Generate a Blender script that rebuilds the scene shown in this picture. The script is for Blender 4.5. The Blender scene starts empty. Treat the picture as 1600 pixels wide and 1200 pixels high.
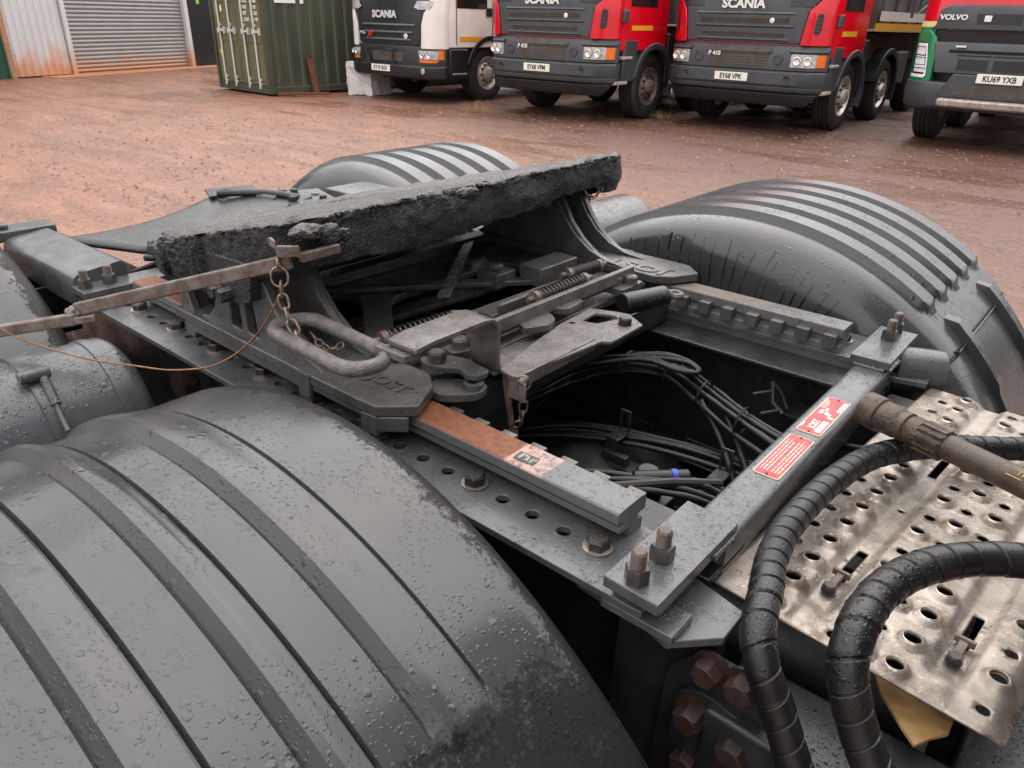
import bpy, bmesh, math, random
from mathutils import Vector, Matrix, noise
from mathutils.geometry import delaunay_2d_cdt
R = math.radians
random.seed(7)
SC = bpy.context.scene
COL = SC.collection

# ------------------------------------------------------------------ camera
GZ = 0.93                                     # height of the mounting plates above the yard
cam_d = bpy.data.cameras.new('camera')
cam = bpy.data.objects.new('camera', cam_d)
COL.objects.link(cam)
cam_d.sensor_width = 36.0
cam_d.lens = 36.0 * 1154.16 / 1600.0
cam_d.clip_start = 0.02
cam_d.clip_end = 400.0
_pit, _yaw, _rol = R(26.47), R(39.663), R(1.48)
_F = Vector((-math.sin(_yaw) * math.cos(_pit), math.cos(_yaw) * math.cos(_pit), -math.sin(_pit)))
_R = Vector((math.cos(_yaw), math.sin(_yaw), 0))
_U = _R.cross(_F)
_R2 = _R * math.cos(_rol) + _U * math.sin(_rol)
_U2 = -_R * math.sin(_rol) + _U * math.cos(_rol)
_m = Matrix((( _R2.x, _U2.x, -_F.x), (_R2.y, _U2.y, -_F.y), (_R2.z, _U2.z, -_F.z))).to_4x4()
_m.translation = Vector((0.3674, -0.6111, 0.5675 + GZ))
cam.matrix_world = _m
SC.camera = cam

# ------------------------------------------------------------------ overcast sky, weak broad sun, exposure
SUN_EL, SUN_AZ = R(52), R(-28)                # azimuth measured from +Y towards +X
w = bpy.data.worlds.new('World')
SC.world = w
w.use_nodes = True
nt = w.node_tree
nt.nodes.clear()
sky = nt.nodes.new('ShaderNodeTexSky')
sky.sky_type = 'NISHITA'
sky.sun_disc = False
sky.sun_elevation = SUN_EL
sky.sun_rotation = SUN_AZ
sky.air_density = 1.0
sky.dust_density = 4.0
cloud = nt.nodes.new('ShaderNodeMix')
cloud.data_type = 'RGBA'
cloud.inputs['Factor'].default_value = 0.86   # an even cloud layer hides most of the blue
# standard overcast sky: the zenith three times as bright as the horizon
tc = nt.nodes.new('ShaderNodeTexCoord')
sx = nt.nodes.new('ShaderNodeSeparateXYZ')
nt.links.new(tc.outputs['Generated'], sx.inputs[0])
mr = nt.nodes.new('ShaderNodeMapRange')
mr.inputs['From Min'].default_value = 0.0
mr.inputs['From Max'].default_value = 1.0
mr.inputs['To Min'].default_value = 5.2
mr.inputs['To Max'].default_value = 15.6
nt.links.new(sx.outputs['Z'], mr.inputs['Value'])
tint = nt.nodes.new('ShaderNodeMix')
tint.data_type = 'RGBA'
tint.blend_type = 'MULTIPLY'
tint.inputs['Factor'].default_value = 1.0
tint.inputs['A'].default_value = (1.0, 0.975, 0.965, 1)
nt.links.new(mr.outputs['Result'], tint.inputs['B'])
nt.links.new(tint.outputs['Result'], cloud.inputs['B'])
bg = nt.nodes.new('ShaderNodeBackground')
bg.inputs['Strength'].default_value = 0.12
out = nt.nodes.new('ShaderNodeOutputWorld')
nt.links.new(sky.outputs['Color'], cloud.inputs['A'])
nt.links.new(cloud.outputs['Result'], bg.inputs['Color'])
nt.links.new(bg.outputs['Background'], out.inputs['Surface'])
sun_d = bpy.data.lights.new('sun', 'SUN')
sun_d.energy = 0.6
sun_d.angle = R(70)
sun_d.color = (1.0, 0.96, 0.92)
sun = bpy.data.objects.new('sun', sun_d)
COL.objects.link(sun)
_sd = Vector((math.sin(SUN_AZ) * math.cos(SUN_EL), math.cos(SUN_AZ) * math.cos(SUN_EL), math.sin(SUN_EL)))
sun.rotation_euler = _sd.to_track_quat('Z', 'Y').to_euler()
sun.location = _sd * 40
SC.view_settings.view_transform = 'Standard'
SC.view_settings.look = 'None'
SC.view_settings.gamma = 1.0
SC.view_settings.exposure = 0.98
SC.view_settings.use_curve_mapping = False
SC.render.engine = 'CYCLES'
SC.cycles.max_bounces = 4
SC.cycles.diffuse_bounces = 2
SC.cycles.glossy_bounces = 2
SC.cycles.use_adaptive_sampling = True
SC.cycles.adaptive_threshold = 0.025
SC.cycles.use_denoising = True

# ------------------------------------------------------------------ materials
def newmat(name):
    m = bpy.data.materials.new(name)
    m.use_nodes = True
    t = m.node_tree
    t.nodes.clear()
    o = t.nodes.new('ShaderNodeOutputMaterial')
    b = t.nodes.new('ShaderNodeBsdfPrincipled')
    t.links.new(b.outputs[0], o.inputs[0])
    return m, t, b

class N:
    """small helper for writing node trees"""
    def __init__(s, t): s.t = t
    def n(s, typ, **kw):
        x = s.t.nodes.new(typ)
        for k, v in kw.items(): setattr(x, k, v)
        return x
    def put(s, sock, v):
        if hasattr(v, 'is_output') or isinstance(v, bpy.types.NodeSocket): s.t.links.new(v, sock)
        else: sock.default_value = v
    def math(s, op, a, b=0.0, c=0.0, clamp=False):
        x = s.n('ShaderNodeMath', operation=op); x.use_clamp = clamp
        s.put(x.inputs[0], a); s.put(x.inputs[1], b); s.put(x.inputs[2], c)
        return x.outputs[0]
    def pos(s): return s.n('ShaderNodeNewGeometry').outputs['Position']
    def noise(s, scale, detail=3, rough=.55, vec=None, dist=0.0):
        x = s.n('ShaderNodeTexNoise')
        x.inputs['Scale'].default_value = scale; x.inputs['Detail'].default_value = detail
        x.inputs['Roughness'].default_value = rough; x.inputs['Distortion'].default_value = dist
        s.t.links.new(vec if vec is not None else s.pos(), x.inputs['Vector'])
        return x.outputs['Fac']
    def voro(s, scale, vec=None, feature='F1', rnd=1.0):
        x = s.n('ShaderNodeTexVoronoi', feature=feature)
        x.inputs['Scale'].default_value = scale; x.inputs['Randomness'].default_value = rnd
        s.t.links.new(vec if vec is not None else s.pos(), x.inputs['Vector'])
        return x
    def ramp(s, f, stops, interp='LINEAR'):
        x = s.n('ShaderNodeValToRGB'); x.color_ramp.interpolation = interp
        e = x.color_ramp.elements
        while len(e) < len(stops): e.new(0.5)
        for el, (p, c) in zip(e, stops):
            el.position = p; el.color = (c, c, c, 1) if not isinstance(c, (tuple, list)) else (*c[:3], 1)
        s.put(x.inputs[0], f)
        return x.outputs['Color']
    def sm(s, v, a, b):
        x = s.n('ShaderNodeMapRange', interpolation_type='SMOOTHSTEP')
        s.put(x.inputs[0], v); s.put(x.inputs[1], a); s.put(x.inputs[2], b)
        return x.outputs[0]
    def mix(s, f, a, b):
        x = s.n('ShaderNodeMix', data_type='RGBA')
        s.put(x.inputs['Factor'], f)
        for sock, v in ((x.inputs['A'], a), (x.inputs['B'], b)):
            s.put(sock, (*v[:3], 1) if isinstance(v, (tuple, list)) else v)
        return x.outputs['Result']
    def vadd(s, a, b):
        x = s.n('ShaderNodeVectorMath', operation='ADD'); s.put(x.inputs[0], a); s.put(x.inputs[1], b); return x.outputs[0]
    def vscale(s, a, k):
        x = s.n('ShaderNodeVectorMath', operation='SCALE'); s.put(x.inputs[0], a); s.put(x.inputs['Scale'], k); return x.outputs[0]
    def bump(s, h, dist, strength=1.0, normal=None):
        x = s.n('ShaderNodeBump'); x.inputs['Distance'].default_value = dist; x.inputs['Strength'].default_value = strength
        s.put(x.inputs['Height'], h)
        if normal is not None: s.t.links.new(normal, x.inputs['Normal'])
        return x.outputs[0]

def drops(g, scale, thresh, size, vec):
    """beads of rain: one rounded bead in a share of the voronoi cells"""
    v = g.voro(scale, vec)
    sep = g.n('ShaderNodeSeparateColor'); g.t.links.new(v.outputs['Color'], sep.inputs[0])
    r = g.math('MULTIPLY', g.sm(sep.outputs[0], thresh, 1.0), size)
    d = g.math('SUBTRACT', 1.0, g.math('DIVIDE', v.outputs['Distance'], g.math('MAXIMUM', r, .001)), clamp=True)
    return g.math('POWER', d, 0.5)

def wet(name, c1, c2, rough=(.22, .5), metal=0.0, bead=1.0, beadscale=150, bead_share=.45, grain=(400, .0004), cs=18, film=True,
        rust=0.0, rustc=((.22, .06, .018), (.09, .03, .014)), rs=30, spec=.5, dirt=None, stain=False):
    m, t, b = newmat(name)
    g = N(t)
    p = g.pos()
    col = g.mix(g.sm(g.noise(cs, 5, .6, p), .35, .65), c1, c2)
    ro = g.math('ADD', rough[0], g.math('MULTIPLY', g.sm(g.noise(cs * .6, 4, .6, p), .35, .7), rough[1] - rough[0]))
    met = metal
    if dirt:
        dm = g.sm(g.noise(dirt[1], 6, .7, p), dirt[2], dirt[2] + .16)
        col = g.mix(dm, col, dirt[0])
        ro = g.math('ADD', ro, g.math('MULTIPLY', dm, .25), clamp=True)
    if stain:   # grease flung from the coupling onto the inner edge of the near mudguard, and dark speckle towards its front
        sx_ = g.n('ShaderNodeSeparateXYZ'); t.links.new(p, sx_.inputs[0])
        e1 = g.math('MULTIPLY', g.sm(sx_.outputs[1], -.20, -.12), g.math('SUBTRACT', 1.0, g.sm(sx_.outputs[1], .2, .3)))
        e2 = g.math('MULTIPLY', g.math('MULTIPLY', g.sm(sx_.outputs[0], -.03, .13), g.math('SUBTRACT', 1.0, g.sm(sx_.outputs[1], .2, .3))), .8)
        em = g.math('MAXIMUM', e1, e2)
        sp = g.sm(g.math('ADD', g.math('MULTIPLY', g.noise(160, 5, .75, p), .55), g.math('ADD', g.math('MULTIPLY', g.noise(22, 4, .6, p), .5), g.math('MULTIPLY', em, .42))), .70, .80)
        col = g.mix(sp, col, (.017, .016, .0155))
        ro = g.math('ADD', ro, g.math('MULTIPLY', sp, .30), clamp=True)
        g.put(b.inputs['Specular IOR Level'], g.math('MULTIPLY', spec, g.math('SUBTRACT', 1.0, g.math('MULTIPLY', sp, .72))))
    if rust > 0:
        rm = g.sm(g.noise(rs, 7, .7, p), 1 - rust - .12, 1 - rust + .1)
        rc = g.mix(g.sm(g.noise(rs * 4, 4, .6, p), .35, .65), rustc[0], rustc[1])
        col = g.mix(rm, col, rc)
        ro = g.math('ADD', ro, g.math('MULTIPLY', rm, .35), clamp=True)
        if metal: met = g.math('MULTIPLY', metal, g.math('SUBTRACT', 1.0, rm))
    nrm = None
    if grain: nrm = g.bump(g.noise(grain[0], 3, .6, p), grain[1])
    if bead > 0:
        jit = g.n('ShaderNodeTexNoise'); jit.inputs['Scale'].default_value = beadscale * 1.4; g.t.links.new(p, jit.inputs['Vector'])
        vec = g.vadd(p, g.vscale(jit.outputs['Color'], .55 / beadscale))
        h = g.math('MAXIMUM', drops(g, beadscale, 1 - bead_share, .62, vec), g.math('MULTIPLY', drops(g, beadscale * 2.3, .35, .55, vec), .5))
        gn = g.n('ShaderNodeSeparateXYZ'); g.t.links.new(g.n('ShaderNodeNewGeometry').outputs['Normal'], gn.inputs[0])
        up = g.sm(gn.outputs[2], -.2, .5)
        h = g.math('MULTIPLY', h, up)
        if film:
            fm = g.sm(g.noise(9, 3, .5, p), .40, .56)          # puddled film: beads drown, surface turns smooth
            h = g.math('MULTIPLY', h, fm)
        on = g.sm(h, .02, .25)
        ro = g.math('MULTIPLY', ro, g.math('SUBTRACT', 1.0, g.math('MULTIPLY', on, .72)))
        nrm = g.bump(h, .0016 * bead * 150 / beadscale, 1.0, nrm)
    g.put(b.inputs['Base Color'], col)
    g.put(b.inputs['Roughness'], ro)
    g.put(b.inputs['Metallic'], met)
    if not stain: b.inputs['Specular IOR Level'].default_value = spec
    if nrm is not None: t.links.new(nrm, b.inputs['Normal'])
    return m

def plain(name, c, rough=.5, metal=0.0, emit=None, spec=.5, var=.0):
    m, t, b = newmat(name)
    g = N(t)
    if var:
        col = g.mix(g.sm(g.noise(40, 4), .3, .7), tuple(x * (1 - var) for x in c), tuple(min(1, x * (1 + var)) for x in c))
        g.put(b.inputs['Base Color'], col)
    else: b.inputs['Base Color'].default_value = (*c, 1)
    b.inputs['Roughness'].default_value = rough
    b.inputs['Metallic'].default_value = metal
    b.inputs['Specular IOR Level'].default_value = spec
    return m

M = {}
M['frame'] = wet('wet_grey_frame_paint', (.085, .087, .090), (.060, .062, .065), (.05, .20), beadscale=170, bead_share=.45, bead=.75, dirt=((.045, .042, .04), 26, .60), rust=.20, rs=34, rustc=((.12, .055, .03), (.07, .04, .026)))
M['cast'] = wet('grey_cast_steel', (.088, .085, .080), (.060, .058, .055), (.18, .40), beadscale=230, bead_share=.4, bead=.7, grain=(260, .0008), dirt=((.04, .036, .032), 20, .57), rust=.30, rs=22, rustc=((.12, .06, .035), (.07, .04, .025)))
M['dark'] = wet('black_chassis_paint', (.012, .012, .013), (.02, .02, .02), (.35, .6), bead=0, grain=(200, .0006))
M['rail'] = wet('dark_rail_paint', (.02, .021, .023), (.014, .014, .016), (.25, .5), beadscale=200, bead_share=.3, dirt=((.03, .022, .017), 14, .62))
M['fender'] = wet('grey_mudguard_plastic', (.046, .047, .049), (.036, .037, .039), (.15, .29), beadscale=110, bead_share=.15, bead=.5, grain=None, cs=5, dirt=((.024, .022, .021), 11, .60), stain=True)
M['tank'] = wet('grey_tank_paint', (.075, .078, .084), (.06, .063, .068), (.14, .32), beadscale=130, bead_share=.5, dirt=((.06, .055, .052), 18, .6))
M['alu'] = wet('wet_alloy_tread', (.33, .29, .25), (.20, .172, .146), (.32, .5), metal=.6, beadscale=190, bead_share=.4, bead=.35, cs=30, dirt=((.16, .11, .075), 16, .54), grain=(500, .0004))
M['rust'] = wet('orange_rust', (.15, .042, .014), (.09, .026, .010), (.55, .8), bead=0, grain=(500, .0012), cs=60)
M['oldsteel'] = wet('worn_rusty_steel', (.16, .135, .12), (.085, .06, .048), (.3, .55), bead=.6, beadscale=300, bead_share=.5, grain=(300, .0014), cs=40, rust=.42, rs=36, rustc=((.16, .065, .035), (.085, .045, .03)))
M['steel'] = wet('wet_grey_strap_steel', (.14, .127, .117), (.085, .077, .071), (.16, .36), bead=1.0, beadscale=230, bead_share=.6, grain=(300, .001), cs=30, rust=.30, rs=40, rustc=((.15, .085, .055), (.10, .06, .042)))
M['ring'] = wet('pitted_steel_ring', (.155, .14, .128), (.095, .085, .078), (.25, .5), bead=.5, beadscale=330, bead_share=.5, grain=(330, .0022), cs=60)
M['rubber'] = wet('wet_black_rubber', (.005, .005, .0055), (.008, .008, .009), (.26, .45), beadscale=210, bead_share=.6, grain=(600, .0004))
M['conduit'] = wet('black_conduit', (.007, .007, .008), (.010, .010, .010), (.38, .5), spec=.35, bead=0, grain=None)
M['tyre'] = wet('tyre_rubber', (.014, .014, .014), (.024, .021, .019), (.55, .8), bead=0, grain=(160, .002), cs=6)
M['bolt'] = wet('dark_bolt', (.05, .046, .044), (.035, .03, .028), (.25, .45), metal=.5, bead=.5, beadscale=330, grain=(500, .0005))
M['washer'] = wet('zinc_washer', (.45, .39, .34), (.30, .24, .20), (.3, .5), metal=.8, bead=0, grain=(400, .0004), rust=.3, rs=60)
M['rustnut'] = wet('rusty_nut', (.10, .085, .075), (.07, .06, .055), (.3, .5), metal=.3, bead=.4, beadscale=330, grain=(500, .0008), rust=.40, rs=70, rustc=((.22, .075, .03), (.11, .045, .02)))
M['rustbolt'] = wet('brown_rust_bolt', (.034, .0135, .0075), (.016, .008, .006), (.5, .7), bead=0, grain=(420, .0010), cs=50)
M['chain'] = wet('tarnished_chain', (.30, .22, .16), (.16, .11, .08), (.3, .5), metal=.6, bead=0, grain=None, cs=120)
M['copper'] = wet('coppery_wire', (.30, .15, .07), (.18, .09, .05), (.35, .5), metal=.5, bead=0, grain=None, cs=90)
M['hydro'] = wet('brown_hose', (.066, .042, .027), (.038, .026, .018), (.35, .55), bead=.5, beadscale=260, bead_share=.35, grain=(380, .0008), cs=40)
M['fitting'] = wet('muddy_fitting', (.10, .072, .052), (.05, .037, .028), (.4, .6), metal=.35, bead=.3, beadscale=300, grain=(220, .002), cs=60, rust=.26, rs=50, rustc=((.13, .065, .035), (.08, .045, .03)))
M['redlabel'] = wet('red_label', (.55, .018, .03), (.45, .015, .026), (.3, .45), bead=0, grain=None, cs=60, dirt=((.28, .12, .07), 90, .66))
M['cream'] = plain('label_print', (.74, .66, .52), .5, var=.1)
M['wood'] = wet('split_plywood', (.40, .24, .095), (.22, .12, .045), (.4, .6), bead=0, grain=(90, .002), cs=26, dirt=((.06, .045, .03), 30, .55))
M['bluetie'] = plain('blue_collar', (.01, .03, .35), .4)
# ------------------------------------------------------------------ geometry helpers
class MB:
    """collects verts and faces of one mesh"""
    def __init__(s): s.v = []; s.f = []; s.mi = []
    def add(s, vs, fs, mi=0):
        o = len(s.v); s.v += [tuple(a) for a in vs]; s.f += [tuple(i + o for i in f) for f in fs]; s.mi += [mi] * len(fs); return s
    def box(s, x0, x1, y0, y1, z0, z1, mi=0):
        return s.add([(x0, y0, z0), (x1, y0, z0), (x1, y1, z0), (x0, y1, z0), (x0, y0, z1), (x1, y0, z1), (x1, y1, z1), (x0, y1, z1)],
                     [(3, 2, 1, 0), (4, 5, 6, 7), (0, 1, 5, 4), (1, 2, 6, 5), (2, 3, 7, 6), (3, 0, 4, 7)], mi)
    def prism(s, poly, a, b, axis='z', mi=0, holes=()):
        """extrude a 2-D outline (with holes) from a to b along an axis; 2-D is (x,y), (x,z) or (y,z)"""
        def P(p, h):
            return {'z': (p[0], p[1], h), 'y': (p[0], h, p[1]), 'x': (h, p[0], p[1])}[axis]
        loops = [ccw(poly)] + [ccw(h) for h in holes]
        pts = [p for l in loops for p in l]
        es = []; k = 0
        for l in loops:
            es += [(k + i, k + (i + 1) % len(l)) for i in range(len(l))]; k += len(l)
        tri = triangulate(pts, es, loops)
        flip = axis == 'y'
        n = len(pts)
        vs = [P(p, b) for p in pts] + [P(p, a) for p in pts]
        fs = []
        for t in tri:
            f = t if not flip else t[::-1]
            fs.append(f); fs.append(tuple(i + n for i in f[::-1]))
        k = 0
        for li, l in enumerate(loops):
            for i in range(len(l)):
                p, q = k + i, k + (i + 1) % len(l)
                quad = (p + n, q + n, q, p)
                if (li > 0) != flip: quad = quad[::-1]
                fs.append(quad)
            k += len(l)
        return s.add(vs, fs, mi)
    def tube(s, pts, r, n=12, closed=False, smooth=0, cap=True, mi=0, rfun=None):
        pts = [Vector(p) for p in pts]
        if smooth: pts = catmull(pts, smooth, closed)
        m = len(pts)
        tang = []
        for i in range(m):
            a = pts[i - 1] if (i > 0 or closed) else pts[0]
            b = pts[(i + 1) % m] if (i < m - 1 or closed) else pts[-1]
            tang.append((b - a).normalized())
        up = Vector((0, 0, 1)) if abs(tang[0].z) < .9 else Vector((1, 0, 0))
        nx = tang[0].cross(up).normalized()
        vs = []; dist = 0
        for i in range(m):
            if i:
                dist += (pts[i] - pts[i - 1]).length
                nx = (nx - tang[i] * nx.dot(tang[i])).normalized()
            ny = tang[i].cross(nx)
            for j in range(n):
                a = 2 * math.pi * j / n
                rr = r[i] if isinstance(r, (list, tuple)) else r
                if rfun: rr = rfun(rr, dist, a)
                vs.append(pts[i] + (nx * math.cos(a) + ny * math.sin(a)) * rr)
        fs = []
        for i in range(m if closed else m - 1):
            k = (i + 1) % m
            for j in range(n):
                l = (j + 1) % n
                fs.append((i * n + j, i * n + l, k * n + l, k * n + j))
        if cap and not closed:
            fs.append(tuple(range(n))[::-1]); fs.append(tuple((m - 1) * n + j for j in range(n)))
        return s.add(vs, fs, mi)
    def lathe(s, prof, c, axis='z', n=24, mi=0, a0=0.0, cap=True):
        """prof: list of (radius, height along axis)"""
        vs = []; fs = []
        for (r, h) in prof:
            for j in range(n):
                a = a0 + 2 * math.pi * j / n
                u, v = r * math.cos(a), r * math.sin(a)
                vs.append({'z': (c[0] + u, c[1] + v, c[2] + h), 'y': (c[0] + v, c[1] + h, c[2] + u), 'x': (c[0] + h, c[1] + u, c[2] + v)}[axis])
        for i in range(len(prof) - 1):
            for j in range(n):
                l = (j + 1) % n
                fs.append((i * n + j, i * n + l, (i + 1) * n + l, (i + 1) * n + j))
        if cap and prof[0][0] > 1e-6: fs.append(tuple(range(n))[::-1])
        if cap and prof[-1][0] > 1e-6: fs.append(tuple((len(prof) - 1) * n + j for j in range(n)))
        return s.add(vs, fs, mi)
    def xf(s, mat, start=0):
        for i in range(start, len(s.v)): s.v[i] = tuple(mat @ Vector(s.v[i]))
        return s

def ccw(p):
    a = sum(p[i][0] * p[(i + 1) % len(p)][1] - p[(i + 1) % len(p)][0] * p[i][1] for i in range(len(p)))
    return list(p) if a > 0 else list(p)[::-1]

def inside(p, poly):
    c = False; n = len(poly); j = n - 1
    for i in range(n):
        xi, yi = poly[i]; xj, yj = poly[j]
        if (yi > p[1]) != (yj > p[1]) and p[0] < (xj - xi) * (p[1] - yi) / (yj - yi) + xi: c = not c
        j = i
    return c

def triangulate(pts, es, loops):
    v, e, f, *_ = delaunay_2d_cdt([Vector(p) for p in pts], es, [], 0, 1e-7, False)
    res = []
    for t in f:
        cx = sum(v[i][0] for i in t) / 3; cy = sum(v[i][1] for i in t) / 3
        if not inside((cx, cy), loops[0]) or any(inside((cx, cy), h) for h in loops[1:]): continue
        a, b, c = (v[i] for i in t)
        if (b[0] - a[0]) * (c[1] - a[1]) - (c[0] - a[0]) * (b[1] - a[1]) < 0: t = t[::-1]
        res.append(tuple(t))
    return res

def circle(cx, cy, r, n=16, a0=0.0): return [(cx + r * math.cos(a0 + 2 * math.pi * i / n), cy + r * math.sin(a0 + 2 * math.pi * i / n)) for i in range(n)]

def catmull(p, k, closed=False):
    m = len(p); res = []
    rng = range(m if closed else m - 1)
    for i in rng:
        p0 = p[i - 1] if (i > 0 or closed) else p[0] * 2 - p[1]
        p1 = p[i]; p2 = p[(i + 1) % m]
        p3 = p[(i + 2) % m] if (i + 2 < m or closed) else p[-1] * 2 - p[-2]
        for j in range(k):
            t = j / k
            res.append(.5 * ((2 * p1) + (p2 - p0) * t + (2 * p0 - 5 * p1 + 4 * p2 - p3) * t * t + (3 * p1 - p0 - 3 * p2 + p3) * t ** 3))
    if not closed: res.append(p[-1])
    return res

def round_poly(p, r, k=5):
    """round the corners of a polygon; r a number or list"""
    res = []; n = len(p)
    for i in range(n):
        a, b, c = Vector(p[i - 1]), Vector(p[i]), Vector(p[(i + 1) % n])
        rr = r[i] if isinstance(r, (list, tuple)) else r
        if rr <= 0: res.append(tuple(b)); continue
        d1 = (a - b); d2 = (c - b)
        rr = min(rr, d1.length * .49, d2.length * .49)
        s, e = b + d1.normalized() * rr, b + d2.normalized() * rr
        for j in range(k + 1):
            t = j / k
            res.append(tuple(s * (1 - t) ** 2 + b * 2 * t * (1 - t) + e * t * t))
    return res

def make_mesh(name, mb, mats, smooth=35):
    me = bpy.data.meshes.new(name)
    me.from_pydata(mb.v, [], mb.f)
    for m in (mats if isinstance(mats, (list, tuple)) else [mats]): me.materials.append(m)
    if any(mb.mi): me.polygons.foreach_set('material_index', mb.mi)
    me.validate()
    if smooth:
        me.polygons.foreach_set('use_smooth', [True] * len(me.polygons))
        me.set_sharp_from_angle(angle=R(smooth))
    me.update()
    return me

def link(name, data, parent=None, loc=(0, 0, 0), rot=(0, 0, 0), label=None, cat=None, group=None, kind=None, bevel=0):
    o = bpy.data.objects.new(name, data)
    COL.objects.link(o)
    o.location = loc; o.rotation_euler = rot
    if parent: o.parent = parent
    for k, v in (('label', label), ('category', cat), ('group', group), ('kind', kind)):
        if v: o[k] = v
    if bevel:
        b = o.modifiers.new('edge', 'BEVEL'); b.width = bevel; b.segments = 2; b.limit_method = 'ANGLE'; b.angle_limit = R(40)
    return o

def obj(name, mb, mats, parent=None, loc=(0, 0, 0), rot=(0, 0, 0), smooth=35, bevel=0, **kw):
    return link(name, make_mesh(name, mb, mats, smooth), parent, loc, rot, bevel=bevel, **kw)

def text_mesh(s, size, depth, align='CENTER', wide=1.0, bold=0.0):
    c = bpy.data.curves.new('lettering', 'FONT')
    c.body = s; c.size = size; c.extrude = depth; c.align_x = align; c.align_y = 'CENTER'; c.offset = bold
    c.resolution_u = 3
    o = bpy.data.objects.new('lettering', c); COL.objects.link(o)
    dg = bpy.context.evaluated_depsgraph_get(); dg.update()
    me = bpy.data.meshes.new_from_object(o.evaluated_get(dg))
    bpy.data.objects.remove(o); bpy.data.curves.remove(c)
    if wide != 1.0:
        for v in me.vertices: v.co.x *= wide
    return me

def lettering(s, size, depth, mat, parent, loc, rot, name='lettering', **kw):
    wide = kw.pop('wide', 1.0); bold = kw.pop('bold', 0.0)
    me = text_mesh(s, size, depth, wide=wide, bold=bold)
    me.materials.clear(); me.materials.append(mat)
    return link(name, me, parent, loc, rot, **kw)
# ------------------------------------------------------------------ the tractor unit (coordinates: x towards its cab, y across, z = 0 on the mounting plates)
YC = 0.433
RX, RY = -0.9, YC
TR = link('tractor_unit', None, None, (RX, RY, 0), label='grey tractor unit rear chassis with greasy coupling and ribbed mudguards', cat='truck')
FR = (-RX, -RY, GZ)
def tp(name, mb, mats, **kw): return obj(name, mb, mats, TR, FR, **kw)
def mir(mb):
    """mirror to the other side of the chassis"""
    mb.v = [(x, 2 * YC - y, z) for x, y, z in mb.v]; mb.f = [f[::-1] for f in mb.f]; return mb

def hexhead(af, h, n=6, dome=True):
    r = af / math.sqrt(3)
    m = MB(); m.lathe([(r, 0), (r, h * .86), (r * .9, h)], (0, 0, 0), 'z', 6)
    return m
def bolt_mesh(name, af, h, wr, wh, mats):
    m = MB()
    k = len(m.f)
    m.lathe([(wr, 0), (wr, wh), (wr * .5, wh * 1.05)], (0, 0, 0), 'z', 20, 1)
    hh = hexhead(af, h); hh.v = [(x, y, z + wh) for x, y, z in hh.v]
    m.add(hh.v, hh.f, 0)
    # stamped head: shallow round chamfer
    m.lathe([(af * .47, h + wh - .0002), (af * .43, h + wh + .0012), (.0001, h + wh + .0012)], (0, 0, 0), 'z', 18, 0)
    return make_mesh(name, m, mats)
def stud_mesh(name, af, h, sr, sh, mats):
    m = MB()
    hh = hexhead(af, h); m.add(hh.v, hh.f, 1)
    prof = []; z = h
    while z < h + sh:
        prof += [(sr, z), (sr * .90, z + .0011)]; z += .0022
    prof += [(sr * .9, h + sh), (sr * .72, h + sh + .0015), (.0001, h + sh + .0015)]
    m.lathe(prof, (0, 0, 0), 'z', 16, 0)
    return make_mesh(name, m, mats)
M['darknut'] = wet('dark_rust_nut', (.075, .07, .066), (.05, .046, .044), (.2, .4), metal=.3, bead=.5, beadscale=330, grain=(500, .0006), rust=.30, rs=60, rustc=((.17, .07, .03), (.10, .045, .022)))
BOLT = bolt_mesh('bolt', .0262, .0125, .0185, .0035, [M['bolt'], M['washer']])
BOLT_S = bolt_mesh('bolt', .021, .010, .013, .002, [M['bolt'], M['bolt']])
STUD = stud_mesh('stud_nut', .0245, .0195, .0088, .019, [M['rustnut'], M['darknut']])

# --- perforated mounting plates on both sides, with their bolts
BK = (0, -4, -8, -11, -14, -17, -20, -23, -26, -29, -32)
def mount_plate(far):
    m = MB()
    holes = [circle(k * .05, 0, .0092, 18) for k in range(-34, 0) if k not in BK]
    outl = [(-1.78, -.058), (.096, -.058), (.096, .075), (-1.78, .075)]
    m.prism(outl, -.010, 0, 'z', 0, holes)
    m.box(-1.78, .096, .0605, .072, -.10, -.0102)
    if far: mir(m)
    p = tp('mounting_plate', m, M['frame'], bevel=.0012,
           label='far perforated mounting plate' if far else 'near perforated mounting plate with a row of round holes')
    for k in BK:
        y = 2 * YC - .0 if far else 0
        link('bolt', BOLT, p, (k * .05, y, 0), (0, 0, random.uniform(0, 1)))
    return p
mount_plate(False); mount_plate(True)

# --- frame rails (channel section) and their lower brackets
for far in (False, True):
    m = MB()
    prof = [(.074, -.30), (.074, -.032), (.163, -.032), (.163, -.024), (.066, -.024), (.066, -.308), (.163, -.308), (.163, -.30)]
    m.prism(prof, -1.98, .118, 'x')
    if far: mir(m)
    p = tp('frame_rail', m, M['rail'], bevel=.002)
    hb = bolt_mesh('rail_bolt', .018, .007, .013, .003, [M['dark'], M['dark']]) if not far else hb
    if far:
        for i, x in enumerate([-.42, -.36, -.30, -.24, -.18, -.12, -.02]):
            link('rail_bolt', hb, p, (x, 2 * YC - .0742, -.075 - .02 * (i % 2)), (R(90), 0, 0))
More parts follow.
